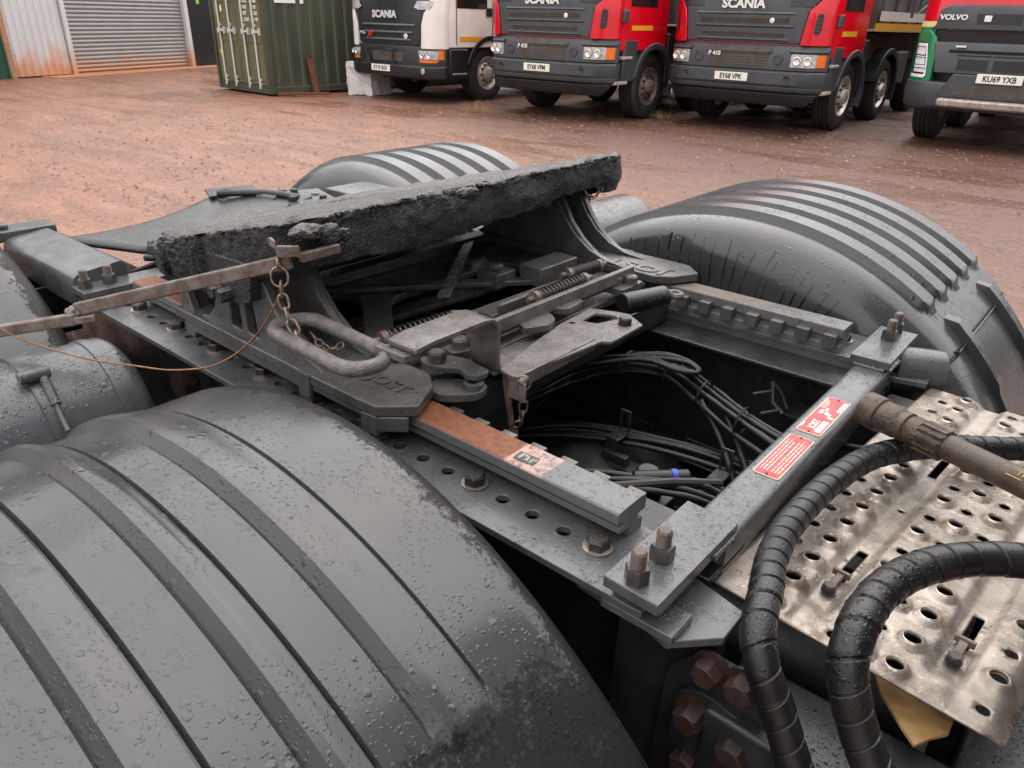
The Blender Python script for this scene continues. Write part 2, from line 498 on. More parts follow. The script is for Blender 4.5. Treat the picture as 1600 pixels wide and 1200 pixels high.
# lower front bracket plate below the end of the near mounting plate, and its web
m = MB()
m.prism([(.0, -.04), (.098, -.046), (.128, -.055), (.172, -.009), (.172, .042), (.105, .058), (0, .058)], -.033, -.0225, 'z')
lb = tp('end_bracket', m, M['frame'], bevel=.0012, label='chamfered bracket below the end of the near mounting plate')
mw = MB(); mw.box(.04, .168, .000, .012, -.30, -.0335); tp('bracket_web', mw, M['dark'])
mir(m); m.v = [(x, y - .0, z) for x, y, z in m.v]
tp('end_bracket', m, M['frame'], bevel=.0012)
m = MB(); m.box(.045, .135, -.058, -.012, -.0215, -.0105); 
tp('packing_strip', m, M['frame'], bevel=.001)
# rail continuing forward under the tread plate
m = MB()
m.box(.174, 1.25, -.035, .07, -.34, -.105); m.box(.174, 1.25, .80, .905, -.34, -.105)
m.box(.40, .52, .071, .799, -.30, -.14)
tp('front_frame', m, M['rail'], bevel=.006)
# big rusty bolts on the bracket web
RB = bolt_mesh('rusty_bolt', .029, .019, .021, .004, [M['rustbolt'], M['rustbolt']])
m = MB()
m.prism(round_poly([(.11, -.30), (.115, -.10), (.15, -.055), (.235, -.06), (.25, -.30)], .02), -.012, -.0005, 'y')
m.prism(round_poly([(.135, -.20), (.135, -.115), (.165, -.095), (.23, -.11), (.245, -.20)], .016), -.024, -.0125, 'y')
web = tp('bolted_web', m, M['dark'], bevel=.002)
for (x, z, y) in ((.166, -.064, -.0125), (.160, -.130, -.0245), (.213, -.140, -.0245), (.205, -.062, -.0125), (.160, -.215, -.0125), (.228, -.20, -.0125)):
    link('rusty_bolt', RB, web, (x, y, z), (R(90), random.uniform(0, 1), 0))

# --- slider rails with lock teeth
def slider_mat():
    m, t, b = newmat('slider_rail_paint')
    g = N(t)
    p = g.pos()
    s = g.n('ShaderNodeSeparateXYZ'); t.links.new(p, s.inputs[0])
    gm = g.n('ShaderNodeNewGeometry')
    sn = g.n('ShaderNodeSeparateXYZ'); t.links.new(gm.outputs['Normal'], sn.inputs[0])
    nz = g.noise(60, 6, .7, p)
    x = g.math('ADD', s.outputs[0], g.math('MULTIPLY', g.math('SUBTRACT', nz, .5), .09))
    top = g.math('MULTIPLY', g.sm(sn.outputs[2], .5, .8), g.sm(s.outputs[2], GZ + .036, GZ + .044))
    worn = g.math('MULTIPLY', g.math('SUBTRACT', 1.0, g.sm(x, -.165, -.145)), top)
    far = g.sm(s.outputs[1], .6, .7)
    grey = g.mix(g.noise(20, 4, .6, p), (.135, .136, .138), (.095, .095, .097))
    rustc = g.mix(g.sm(g.noise(90, 5, .6, p), .35, .65), (.19, .055, .016), (.105, .032, .011))
    pink = g.mix(g.noise(50, 4, .6, p), (.16, .12, .10), (.10, .085, .075))
    col = g.mix(worn, grey, g.mix(far, rustc, pink))
    band = g.math('MULTIPLY', g.math('MULTIPLY', g.sm(s.outputs[0], -.165, -.160), g.math('SUBTRACT', 1.0, g.sm(s.outputs[0], -.103, -.100))), top)
    band = g.math('MULTIPLY', band, g.math('SUBTRACT', 1.0, far))
    col = g.mix(g.math('MULTIPLY', band, g.sm(nz, .40, .5)), col, (.40, .24, .20))
    brown = g.math('MULTIPLY', far, g.sm(g.noise(35, 6, .7, p), .54, .66))
    col = g.mix(brown, col, (.085, .055, .042))
    g.put(b.inputs['Base Color'], col)
    jit = g.n('ShaderNodeTexNoise'); jit.inputs['Scale'].default_value = 240; t.links.new(p, jit.inputs['Vector'])
    vec = g.vadd(p, g.vscale(jit.outputs['Color'], .003))
    d = g.math('MULTIPLY', g.math('MULTIPLY', drops(g, 200, .5, .6, vec), top), g.math('SUBTRACT', 1.0, worn))
    g.put(b.inputs['Roughness'], g.math('SUBTRACT', g.math('ADD', .24, g.math('MULTIPLY', worn, .4)), g.math('MULTIPLY', d, .12)))
    n1 = g.bump(g.noise(420, 4, .65, p), .0009)
    t.links.new(g.bump(d, .0013, 1.0, n1), b.inputs['Normal'])
    return m
M['slider'] = slider_mat()
TOOTH = MB(); TOOTH.prism(round_poly([(-.0125, -.012), (.0125, -.012), (.0125, .012), (-.0125, .012)], .002, 2), 0, .021, 'y')
TOOTH = make_mesh('tooth', TOOTH, M['cast'])
for far in (False, True):
    m = MB()
    prof = [(.043, .0003), (.0735, .0003), (.0735, .0145), (.062, .0175), (.062, .026), (.069, .029), (.069, .047), (.067, .049), (.017, .049), (.0145, .0465), (.0145, .033), (.028, .031), (.028, .0265), (.0205, .025), (.0205, .0165), (.043, .0145)]
    m.prism(prof, -1.20, .016, 'x')
    if far: mir(m)
    p = tp('slider_rail', m, M['slider'], bevel=.0008, label='far toothed slider rail with brown stains' if far else 'near slider rail with orange rust along its top')
    for i in range(22):
        x = -.0 - .0525 * i - .003
        if far: link('tooth', TOOTH, p, (x, 2 * YC - .0692 - .021, .026), (0, 0, 0))
        else: link('tooth', TOOTH, p, (x, .0692, .026), (0, 0, 0))
    if not far:
        m = MB(); m.prism([(-.156, .026), (-.124, .028), (-.127, .047), (-.158, .045)], .0493, .0499, 'z')
        st = obj('sticker', m, plain('dark_sticker', (.03, .03, .03), .5), p, label='peeling dark sticker')
        m = MB()
        for (a, b_, c, d) in ((-.152, -.148, .030, .043), (-.147, -.140, .039, .043), (-.141, -.137, .031, .040), (-.134, -.130, .030, .041), (-.1295, -.1255, .036, .042)):
            m.box(a, b_, c, d, .04995, .0502)
        obj('sticker_print', m, plain('worn_print', (.20, .19, .175), .6, var=.4), p)

# --- cross beams with end plates, studs and nuts
def cross_beam(x0, front):
    m = MB()
    prof = round_poly([(x0 + .058 - .054, -.062), (x0 + .118 - .054, -.062), (x0 + .118 - .054, .010), (x0 + .058 - .054, .010)], .012, 4)
    m.prism(prof, .10, 2 * YC - .10, 'y')
    b = tp('cross_beam', m, M['frame'], label='front cross beam carrying two red labels' if front else 'rear cross beam')
    for far in (False, True):
        m = MB()
        m.prism([(x0 - .005, -.064), (x0 + .064, -.066), (x0 + .065, .122), (x0 - .004, .124)], .0135, .0285, 'z')
        m.box(x0 + .0, x0 + .06, -.05, .099, .0003, .0133)
        if far: mir(m)
        e = obj('end_plate', m, M['frame'], b, bevel=.0015)
        for y in (-.047, .003):
            yy = 2 * YC - y if far else y
            link('stud_nut', STUD, b, (x0 + .026 + (.0 if y < -.02 else .002), yy, .0285), (0, 0, random.uniform(0, 1)))
    return b
def weld(par, a, b, r, seed):
    a, b = Vector(a), Vector(b); n_ = max(6, int((b - a).length / .0035)); rr = random.Random(seed); m = MB()
    pts = [a.lerp(b, i / n_) + Vector((rr.uniform(-1, 1), rr.uniform(-1, 1), rr.uniform(-1, 1))) * r * .18 for i in range(n_ + 1)]
    m.tube(pts, [r * (1 + .22 * math.sin(i * 2.1 + seed)) for i in range(n_ + 1)], 8)
    return obj('weld_bead', m, M['frame'], par, smooth=70)
CB = cross_beam(.054, True)
for k, (y0) in enumerate((.1235, 2 * YC - .1235)):
    weld(CB, (.060, y0, .0115), (.112, y0, .0115), .0042, k)
    weld(CB, (.1185, .06 if k == 0 else 2 * YC - .06, .0125), (.1185, .12 if k == 0 else 2 * YC - .12, .0125), .0040, k + 5)
cross_beam(-1.312, False)

# red rating labels on the front beam
def label_plate(x0, x1, y0, y1, kind):
    m = MB()
    m.prism(round_poly([(x0, y0), (x1, y0), (x1, y1), (x0, y1)], .004, 3), .0103, .0112, 'z')
    rim = obj('label_border', m, M['cream'], CB)
    m = MB()
    m.prism(round_poly([(x0 + .0012, y0 + .0012), (x1 - .0012, y0 + .0012), (x1 - .0012, y1 - .0012), (x0 + .0012, y1 - .0012)], .003, 3), .0113, .0116, 'z')
    pl = obj('label_plate', m, M['redlabel'], CB, label='red rating plate with white fields' if kind == 0 else 'red text plate with worn lettering')
    m = MB()
    xm = (x0 + x1) / 2
    for yy in (y0 + .005, y1 - .005): m.lathe([(.0022, 0), (.0018, .0012), (.0001, .0014)], (xm, yy, .0116), 'z', 10)
    obj('rivet', m, M['bolt'], CB)
    m = MB(); z0, z1 = .01165, .0119
    rnd = random.Random(3 + kind)
    W = x1 - x0
    if kind == 0:
        for (a, b_, c, d) in ((.66, .90, .06, .36), (.04, .10, .10, .22), (.20, .36, .52, .62), (.44, .56, .52, .60), (.58, .72, .50, .56), (.36, .46, .62, .70), (.68, .92, .44, .49), (.78, .94, .66, .94)):
            m.box(x0 + W * a, x0 + W * b_, y0 + (y1 - y0) * c, y0 + (y1 - y0) * d, z0, z1)
        for i in range(5):
            a = .08 + .05 * i
            m.box(x0 + W * a, x0 + W * (a + .016), y0 + (y1 - y0) * .66, y0 + (y1 - y0) * (.93 - .02 * i), z0, z1)
        obj('label_fields', m, M['cream'], CB)
        lettering('JOST', .0155, .0001, M['cream'], CB, (x0 + W * .46, y0 + (y1 - y0) * .23, .0118), (0, 0, R(90)), bold=.0004)
    else:
        for r_ in range(6):
            xx = x0 + W * (.14 + .125 * r_ + (.06 if r_ > 2 else 0)); y = y0 + (y1 - y0) * .10
            end = y1 - (y1 - y0) * rnd.uniform(.08, .3)
            while y < end:
                l = rnd.uniform(.002, .010)
                m.box(xx, xx + .0015, y, min(y + l, end), z0, z1); y += l + rnd.uniform(.0016, .0036)
        obj('label_text', m, M['cream'], CB)
label_plate(.072, .109, .430, .574, 0)
label_plate(.072, .109, .272, .410, 1)

# --- ribbed mudguards
def mudguard(cx, far, a0, a1, ribs, rib_a, label=None, dR=0.0, t0=0.0, width=.64, sh=.105, yin=.06, taper=0.0):
    cz = -.545; RT = .71 + dR
    ts = [0, .0]
    tt = []
    for i in range(13): tt.append(sh * (1 - math.cos(i / 12 * math.pi / 2)))
    edges = []
    for (r0, r1) in ribs:
        if far: edges += [r0 - .016, r0 - .0125, r0 - .010, r0 - .0075, r0 + .001, r0 + .004, r0 + .010, r0 * .67 + r1 * .33, r0 * .33 + r1 * .67, r1 - .004, r1 - .001, r1 + .0015, r1 + .0045, r1 + .0075, r1 + .0105]
        else: edges += [r0 - .0105, r0 - .0075, r0 - .0045, r0 - .0015, r0 + .001, r0 + .004, r0 * .67 + r1 * .33, r0 * .33 + r1 * .67, r1 - .010, r1 - .004, r1 - .001, r1 + .0075, r1 + .010, r1 + .0125, r1 + .016]
    base = [sh + (width - sh - .025) * i / 16 for i in range(1, 17)]
    tt = sorted(set([round(t, 4) for t in tt + edges + [b for b in base if not any(r0 - .012 < b < r1 + .020 for r0, r1 in ribs)]]))
    tt += [width - .015, width - .006, width]
    def ss(a, b, x):
        x = max(0, min(1, (x - a) / (b - a))); return x * x * (3 - 2 * x)
    na = int((a1 - a0) / 1.1)
    angs = [a0 + (a1 - a0) * i / na for i in range(na + 1)]
    if ribs:
        for e in (rib_a[0], rib_a[1]): angs = [a for a in angs if abs(a - e) > 4.2] + [e - 4 + .4 * k for k in range(21)]
    angs = sorted(a for a in angs if a0 <= a <= a1); na = len(angs) - 1
    vs = []; fs = []
    for i in range(na + 1):
        a = angs[i]
        row = []
        for k in range(4): row.append((t0, RT - sh * .95 - .11 + .0275 * k, 0))
        for t in tt:
            r = RT
            if t < sh: r = RT - sh * .95 * (1 - math.sqrt(max(0, 1 - (1 - t / sh) ** 2)))
            if t > width - .015: r = RT - (t - width + .015) ** 2 * 60
            for (r0, r1) in ribs:
                q = abs((t - (r0 + r1) / 2 - .003) / ((r1 - r0) / 2 + .009)) ** 4 * 2.2
                env = ss(rib_a[0] - 1.2 + q, rib_a[0] + .8 + q, a) * (1 - ss(rib_a[1] - .4 - q, rib_a[1] + 1.6 - q, a))
                t_keep = t
                if far: t = r0 + r1 - t          # the tall wall of each rib faces outboard on the near side, inboard on the far side
                hh = .015 if far else .0035 + .0085 * ss(r0, r1 - .01, t)
                r += hh * env * max(0, min(1, (t - r0 + .0045) / .0055)) * max(0, min(1, 1 - (t - r1 + .001) / .0068))
                r -= 0 if far else env * .0060 * max(0, 1 - abs(t - r0 + .0045) / .0030)
                r -= env * .0030 * max(0, 1 - abs(t - r1 - .0100) / .0026)
                t = t_keep
            row.append((t + t0, r, 0))
        row.append((width + t0, RT - .07, 0))
        nt_ = len(row)
        for (t, r, _) in row:
            wg = max(0, min(1, 1 - (t - sh) / (.165 - sh))) * taper * ss(-5, 45, a)
            y = (2 * YC + .06 + t) if far else (-yin - t - wg)
            vs.append((cx + r * math.sin(R(a)), y, cz + r * math.cos(R(a))))
    for i in range(na):
        for j in range(nt_ - 1):
            q = (i * nt_ + j, i * nt_ + j + 1, (i + 1) * nt_ + j + 1, (i + 1) * nt_ + j)
            fs.append(q if not far else q[::-1])
    m = MB(); m.add(vs, fs)
    o = tp('mudguard', m, M['fender'], smooth=24, label=label)
    so = o.modifiers.new('shell', 'SOLIDIFY'); so.thickness = .005; so.offset = -1
    return o
NEAR_RIBS = [(.142, .199), (.264, .294), (.364, .404), (.48, .52)]
FAR_RIBS = [(.124 + .106 * i, .124 + .106 * i + .058) for i in range(5)]
mudguard(-.31, False, -62, 64, NEAR_RIBS, (-60, 33.5), sh=.045, yin=.115, width=.58, dR=-.036, taper=.02, label='nearest ribbed mudguard beaded with rain')
FM = mudguard(-.31, True, -62, 44, FAR_RIBS, (-60, 35), 'far ribbed mudguard with dark water runs')
FM2 = mudguard(-.31, True, 43, 96, [], (0, 1), 'clipped on front section of the far mudguard', dR=-.004)
mudguard(-1.66, False, -62, 62, NEAR_RIBS, (-40, 40), sh=.05, yin=.115, width=.58, dR=-.036, label='rear mudguard on the near side')
mudguard(-1.66, True, -62, 62, FAR_RIBS, (-50, 36), dR=-.05, label='rear mudguard on the far side')
# latches and hinge strips on the far front section
def surf(t, a, dr=0):
    return (-.31 + (.71 + dr) * math.sin(R(a)), 2 * YC + .06 + t, -.545 + (.71 + dr) * math.cos(R(a)))
for t in (.20, .52):
    m = MB(); pts = [surf(t, a, .014 if 40 < a < 52 else .006) for a in range(38, 66, 2)]
    vs = []; fs = []
    for i, a in enumerate([38, 40, 41, 44, 48, 52, 54, 58, 62, 66, 70]):
        h = .001 if a == 38 else (.016 if a < 53 else .007)
        hw = .019 if a < 53 else .008
        for (dt, dh) in ((-hw, -.004), (-hw * .85, h), (hw * .85, h), (hw, -.004)): vs.append(surf(t + dt, a, dh))
    for i in range(10):
        for j in range(3): fs.append((i * 4 + j, (i + 1) * 4 + j, (i + 1) * 4 + j + 1, i * 4 + j + 1))
    fs.append((0, 1, 2, 3)); fs.append((43, 42, 41, 40))
    m.add(vs, [f[::-1] for f in fs])
    la = obj('latch', m, M['fender'], FM2, smooth=30)
    m = MB(); vs = []
    for a in (45, 51): 
        for dt in (-.007, .007): vs.append(surf(t + dt, a, .0163))
    m.add(vs, [(0, 1, 3, 2)]); obj('latch_slot', m, M['dark'], FM2)
m = MB(); m.tube([surf(.11 + .01 * i, 43.6 if (i // 1) else 43, .003) for i in range(0, 52)], .0022, 6); obj('seam_bead', m, M['fender'], FM2)

# dark runs of water down the inner side of the far mudguard
rw = random.Random(4)
RUN = wet('wet_dark_run', (.010, .010, .011), (.014, .014, .015), (.08, .2), bead=0, grain=None)
for i in range(22):
    a = -30 + 2.6 * i + rw.uniform(-.8, .8)
    tA = rw.uniform(.010, .030); n_ = 16; vs = []
    L_ = rw.uniform(.07, .14); w0 = rw.uniform(.0010, .0022); sw = rw.uniform(-.4, .4)
    for k in range(n_ + 1):
        f = k / n_
        # from the shoulder down the side wall
        s_ = L_ * f
        if s_ < tA: t_ = tA - s_; r_ = .71 - .09975 * (1 - math.sqrt(max(0, 1 - (1 - t_ / .105) ** 2))) + .0022
        else: t_ = -.0016; r_ = .71 - .09975 - (s_ - tA)
        da = sw * f + .18 * math.sin(f * 7 + i)
        for sd in (-1, 1):
            aa = a + da + sd * math.degrees(w0 * (.7 + .5 * math.sin(f * 9 + i)) / .65)
            vs.append((-.31 + r_ * math.sin(R(aa)), 2 * YC + .06 + t_, -.545 + r_ * math.cos(R(aa))))
    m = MB(); m.add(vs, [(2 * k, 2 * k + 1, 2 * k + 3, 2 * k + 2) for k in range(n_)])
    obj('water_run', m, RUN, FM)

# --- tyres under the mudguards
def tyre_prof(w): return [(.30, -w / 2), (.40, -w / 2 - .012), (.485, -w / 2 + .005), (.512, -w / 2 + .03), (.515, 0), (.512, w / 2 - .03), (.485, w / 2 - .005), (.40, w / 2 + .012), (.30, w / 2)]
for cx in (-.31, -1.66):
    for far in (False, True):
        for t in (.20, .53):
            m = MB(); y = (2 * YC + .06 + t) if far else (-.11 - t)
            m.lathe(tyre_prof(.30), (cx, y, -GZ + .515), 'y', 40)
            if not far: m.f = m.f
            tp('tyre', m, M['tyre'])
    m = MB(); m.lathe([(.10, -.30), (.13, .15), (.22, .30), (.22, .56), (.13, .70), (.10, 1.16)], (cx, 0, -GZ + .515), 'y', 20)
    tp('axle_housing', m, M['dark'])

# --- air tanks between the wheels
def tank(far):
    m = MB(); r = .132; L = .64
    prof = [(.0001, 0)] + [(r * math.sin(R(a)), .045 * (1 - math.cos(R(a)))) for a in range(10, 91, 10)] + [(r, .06), (r + .003, .061), (r + .003, .075), (r, .076), (r, L - .06)] + [(r * math.cos(R(a)), L - .06 + .045 * math.sin(R(a))) for a in range(10, 90, 10)] + [(.0001, L)]
    m.lathe(prof, (-.95, 0, -.092), 'y', 40)
    m.v = [(x, -.115 - y, z) for x, y, z in m.v]; m.f = [f[::-1] for f in m.f]
    if far: mir(m)
    t_ = tp('air_tank', m, M['tank'], label='far cylindrical air tank beyond the coupling' if far else 'near cylindrical air tank with a clamp band')
    if not far:
        m = MB()
        for y in (-.285,):
            m.lathe([(r + .001, -.016), (r + .005, -.016), (r + .005, .016), (r + .001, .016)], (-.95, y, -.092), 'y', 40)
        obj('clamp_band', m, M['tank'], t_)
        m = MB()
        m.tube([(-.885, -.312, .040), (-.885, -.268, .040)], .0105, 12)
        m.tube([(-.886, -.278, .040), (-.846, -.281, -.002)], .0078, 12)
        m.tube([(-.852, -.281, .004), (-.812, -.284, -.036)], .0045, 10)
        obj('clamp_bolt', m, M['tank'], t_, smooth=50)
tank(False); tank(True)
# ------------------------------------------------------------------ the sliding coupling (fifth wheel)
FW = link('fifth_wheel', None, TR, FR, label='greasy tilted fifth wheel coupling on its sliding pedestals')
def fp(name, mb, mats, **kw): return obj(name, mb, mats, FW, (0, 0, 0), **kw)
def fract(p, s, o=4): return noise.fractal(Vector(p) * s, 1.0, 2.0, o)

def grease_mat():
    m, t, b = newmat('thick_black_grease')
    g = N(t); p = g.pos()
    col = g.mix(g.sm(g.noise(30, 5, .65, p), .35, .68), (.027, .0265, .026), (.014, .0138, .0135))
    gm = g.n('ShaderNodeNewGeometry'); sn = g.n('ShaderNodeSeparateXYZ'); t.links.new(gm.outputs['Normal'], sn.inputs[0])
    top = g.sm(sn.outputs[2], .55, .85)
    col = g.mix(g.math('MULTIPLY', top, .85), col, g.mix(g.noise(60, 5, .6, p), (.24, .232, .225), (.10, .096, .093)))  # upward faces coloured paler, standing in for the wet sheen on top
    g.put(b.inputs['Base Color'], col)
    g.put(b.inputs['Roughness'], g.math('ADD', .10, g.math('MULTIPLY', g.noise(120, 3, .6, p), .3)))
    v = g.voro(270, p)
    h = g.math('ADD', g.math('MULTIPLY', g.noise(260, 5, .7, p), 1.2), g.math('MULTIPLY', g.math('SUBTRACT', 1.0, v.outputs['Distance']), .8))
    t.links.new(g.bump(h, .0062, 1.0), b.inputs['Normal'])
    return m
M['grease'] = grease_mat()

SL = math.atan(.245)
def tilt(y, s, d):
    """plate frame: y across, s rearwards from the front edge, d below the top"""
    return Vector((-.547 - s * math.cos(SL) - d * math.sin(SL) * .15, y, .299 + .004 * max(0, y - .5) - s * math.sin(SL) - d))
def top_plate():
    ol = [(-.022, .02), (.0, -.004), (.888 - .02, -.004), (.89, .02), (.888, .40), (.80, .66), (.66, .82), (.55, .86), (.485, .80), (.472, .42), (.433, .345), (.394, .42), (.381, .80), (.316, .86), (.206, .82), (.066, .66), (-.02, .40)]
    ol = [(-.022, .03), (.03, .0), (.85, .0), (.900, .03), (.898, .38), (.80, .62), (.66, .78), (.55, .82), (.485, .76), (.472, .42), (.433, .345), (.394, .42), (.381, .76), (.316, .82), (.206, .78), (.066, .62), (-.022, .38)]
    ol = round_poly(ol, [.03, .02, .02, .03, .10, .1, .08, .05, .04, .03, .04, .03, .04, .05, .08, .1, .10], 6)
    # resample
    P = [Vector(p) for p in ol]; step = .0027; per = []
    for i in range(len(P)):
        a, b = P[i], P[(i + 1) % len(P)]; n = max(1, int((b - a).length / step))
        per += [a.lerp(b, k / n) for k in range(n)]
    n = len(per)
    area = sum(per[i].x * per[(i + 1) % n].y - per[(i + 1) % n].x * per[i].y for i in range(n))
    nor = []
    for i in range(n):
        d = (per[(i + 3) % n] - per[i - 3]).normalized()
        nn = Vector((d.y, -d.x)) if area > 0 else Vector((-d.y, d.x))
        nor.append(nn)
    def depth(p):
        y, s = p
        if s < .05:
            d = .078 + .012 * math.sin(max(0, min(1, (y - .12) / .3)) * math.pi)
            if y > .55: d -= .016 * min(1, (y - .55) / .12)
            if y > .80: d += .020 * min(1, (y - .80) / .04)
            return d
        if s < .45 and (y < .1 or y > .77): return .080 + .022 * math.sin(min(1, (s - .05) / .40) * math.pi)
        return .062
    rows = [('t', .032), ('t', .027), ('t', .022), ('t', .014), ('t', .007), ('t', .002)] + [('s', k / 25) for k in range(26)] + [('u', .012), ('u', .03)]
    vs = []
    for (kind, val) in rows:
        for i in range(n):
            p = per[i]; nn = nor[i]
            front = 1.0 if p.y < .45 else .4
            lump = fract((p.x * 1.0, p.y, 3.3), 14, 4)
            cl = fract((p.x, p.y, val * .3), 45, 4)
            if kind == 't':
                q = p - nn * val
                h = .007 * fract((q.x, q.y, 1.7), 34, 5) + .003 * lump - .009 * max(0, 1 - val / .020) ** 2
                v = tilt(q.x, q.y, -h)
                edge = .005 * cl * max(0, 1 - val / .015)
                v += Vector((-nn.y, nn.x, 0)) * edge
            elif kind == 's':
                d = depth(p); w_ = .008 * fract((p.x, p.y, 8.8), 30, 3)
                # crust overhang near the top, granular face beneath, thinning at the lower edge
                crust = max(0, 1 - val / .34); rag = .011 * (lump + .6 * cl + .15)
                flap = fract((p.x, p.y, 2.2), 22, 5)
                if flap > .02 and val < .30 + flap * .5: rag += .0045
                bul = .011 * math.sin(val * math.pi) - .006 + crust * max(-.004, rag) + .0016 * fract((p.x * 1.0, p.y, val * d + 5.0), 60, 4) * front
                bul += .008 * fract((p.x, p.y, val * d * 1.0 + 9), 14, 3) * front + .0009 * fract((p.x, p.y, val * d + 3), 210, 2)
                if p.x < .05 and p.y > .25 and p.y < .46: bul += .008 * abs(cl) + .006
                v = tilt(p.x, p.y, val * (d + w_ * val) + .003)
                v += Vector((-nn.y, nn.x, 0)) * bul
            else:
                q = p - nn * val
                v = tilt(q.x, q.y, depth(p) + .003)
            vs.append(v)
    fs = []
    for r_ in range(len(rows) - 1):
        for i in range(n):
            k = (i + 1) % n
            f = (r_ * n + i, r_ * n + k, (r_ + 1) * n + k, (r_ + 1) * n + i)
            fs.append(f if area < 0 else f[::-1])
    # close the top
    inner = [(per[i] - nor[i] * .032) for i in range(n)]
    es = [(i, (i + 1) % n) for i in range(n)]
    tri = triangulate([tuple(p) for p in inner], es, [[tuple(p) for p in inner]])
    m = MB(); m.add(vs, fs)
    fl = [t if area < 0 else t for t in tri]
    m.f += [t[::-1] for t in fl]; m.mi += [0] * len(fl)
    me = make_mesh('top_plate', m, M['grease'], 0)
    bm = bmesh.new(); bm.from_mesh(me); bmesh.ops.recalc_face_normals(bm, faces=bm.faces); bm.to_mesh(me); bm.free()
    me.polygons.foreach_set('use_smooth', [True] * len(me.polygons)); me.set_sharp_from_angle(angle=R(180))
    return link('top_plate', me, FW, label='tilted coupling plate caked in black grease')
top_plate()
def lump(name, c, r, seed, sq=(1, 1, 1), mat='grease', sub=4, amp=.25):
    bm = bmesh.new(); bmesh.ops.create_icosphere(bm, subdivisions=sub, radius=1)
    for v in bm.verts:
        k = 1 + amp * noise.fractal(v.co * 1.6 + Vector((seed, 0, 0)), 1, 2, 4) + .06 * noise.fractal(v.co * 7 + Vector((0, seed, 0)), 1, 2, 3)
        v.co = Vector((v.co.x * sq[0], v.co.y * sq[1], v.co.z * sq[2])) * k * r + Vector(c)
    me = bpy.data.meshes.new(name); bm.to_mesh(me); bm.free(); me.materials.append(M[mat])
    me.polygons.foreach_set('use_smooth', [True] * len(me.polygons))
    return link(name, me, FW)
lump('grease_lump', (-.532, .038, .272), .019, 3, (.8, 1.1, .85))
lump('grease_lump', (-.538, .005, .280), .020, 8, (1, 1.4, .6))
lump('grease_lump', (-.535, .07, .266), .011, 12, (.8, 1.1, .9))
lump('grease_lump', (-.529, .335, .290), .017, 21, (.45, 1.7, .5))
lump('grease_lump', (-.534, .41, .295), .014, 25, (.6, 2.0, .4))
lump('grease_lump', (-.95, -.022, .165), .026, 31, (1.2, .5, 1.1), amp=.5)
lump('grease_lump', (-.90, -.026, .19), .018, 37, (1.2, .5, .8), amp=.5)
# underside ribs of the plate
m = MB()
for y in (.20, .66):
    m.add([tilt(y - .012, .05, .05), tilt(y + .012, .05, .05), tilt(y + .012, .05, .085), tilt(y - .012, .05, .085), tilt(y - .012, .6, .05), tilt(y + .012, .6, .05), tilt(y + .012, .6, .10), tilt(y - .012, .6, .10)],
          [(0, 1, 2, 3), (7, 6, 5, 4), (0, 4, 5, 1), (1, 5, 6, 2), (2, 6, 7, 3), (3, 7, 4, 0)])
m.add([tilt(.02, .03, .02), tilt(.85, .03, .02), tilt(.85, .60, .02), tilt(.02, .60, .02)], [(0, 1, 2, 3)])
fp('underside_rib', m, M['dark'])

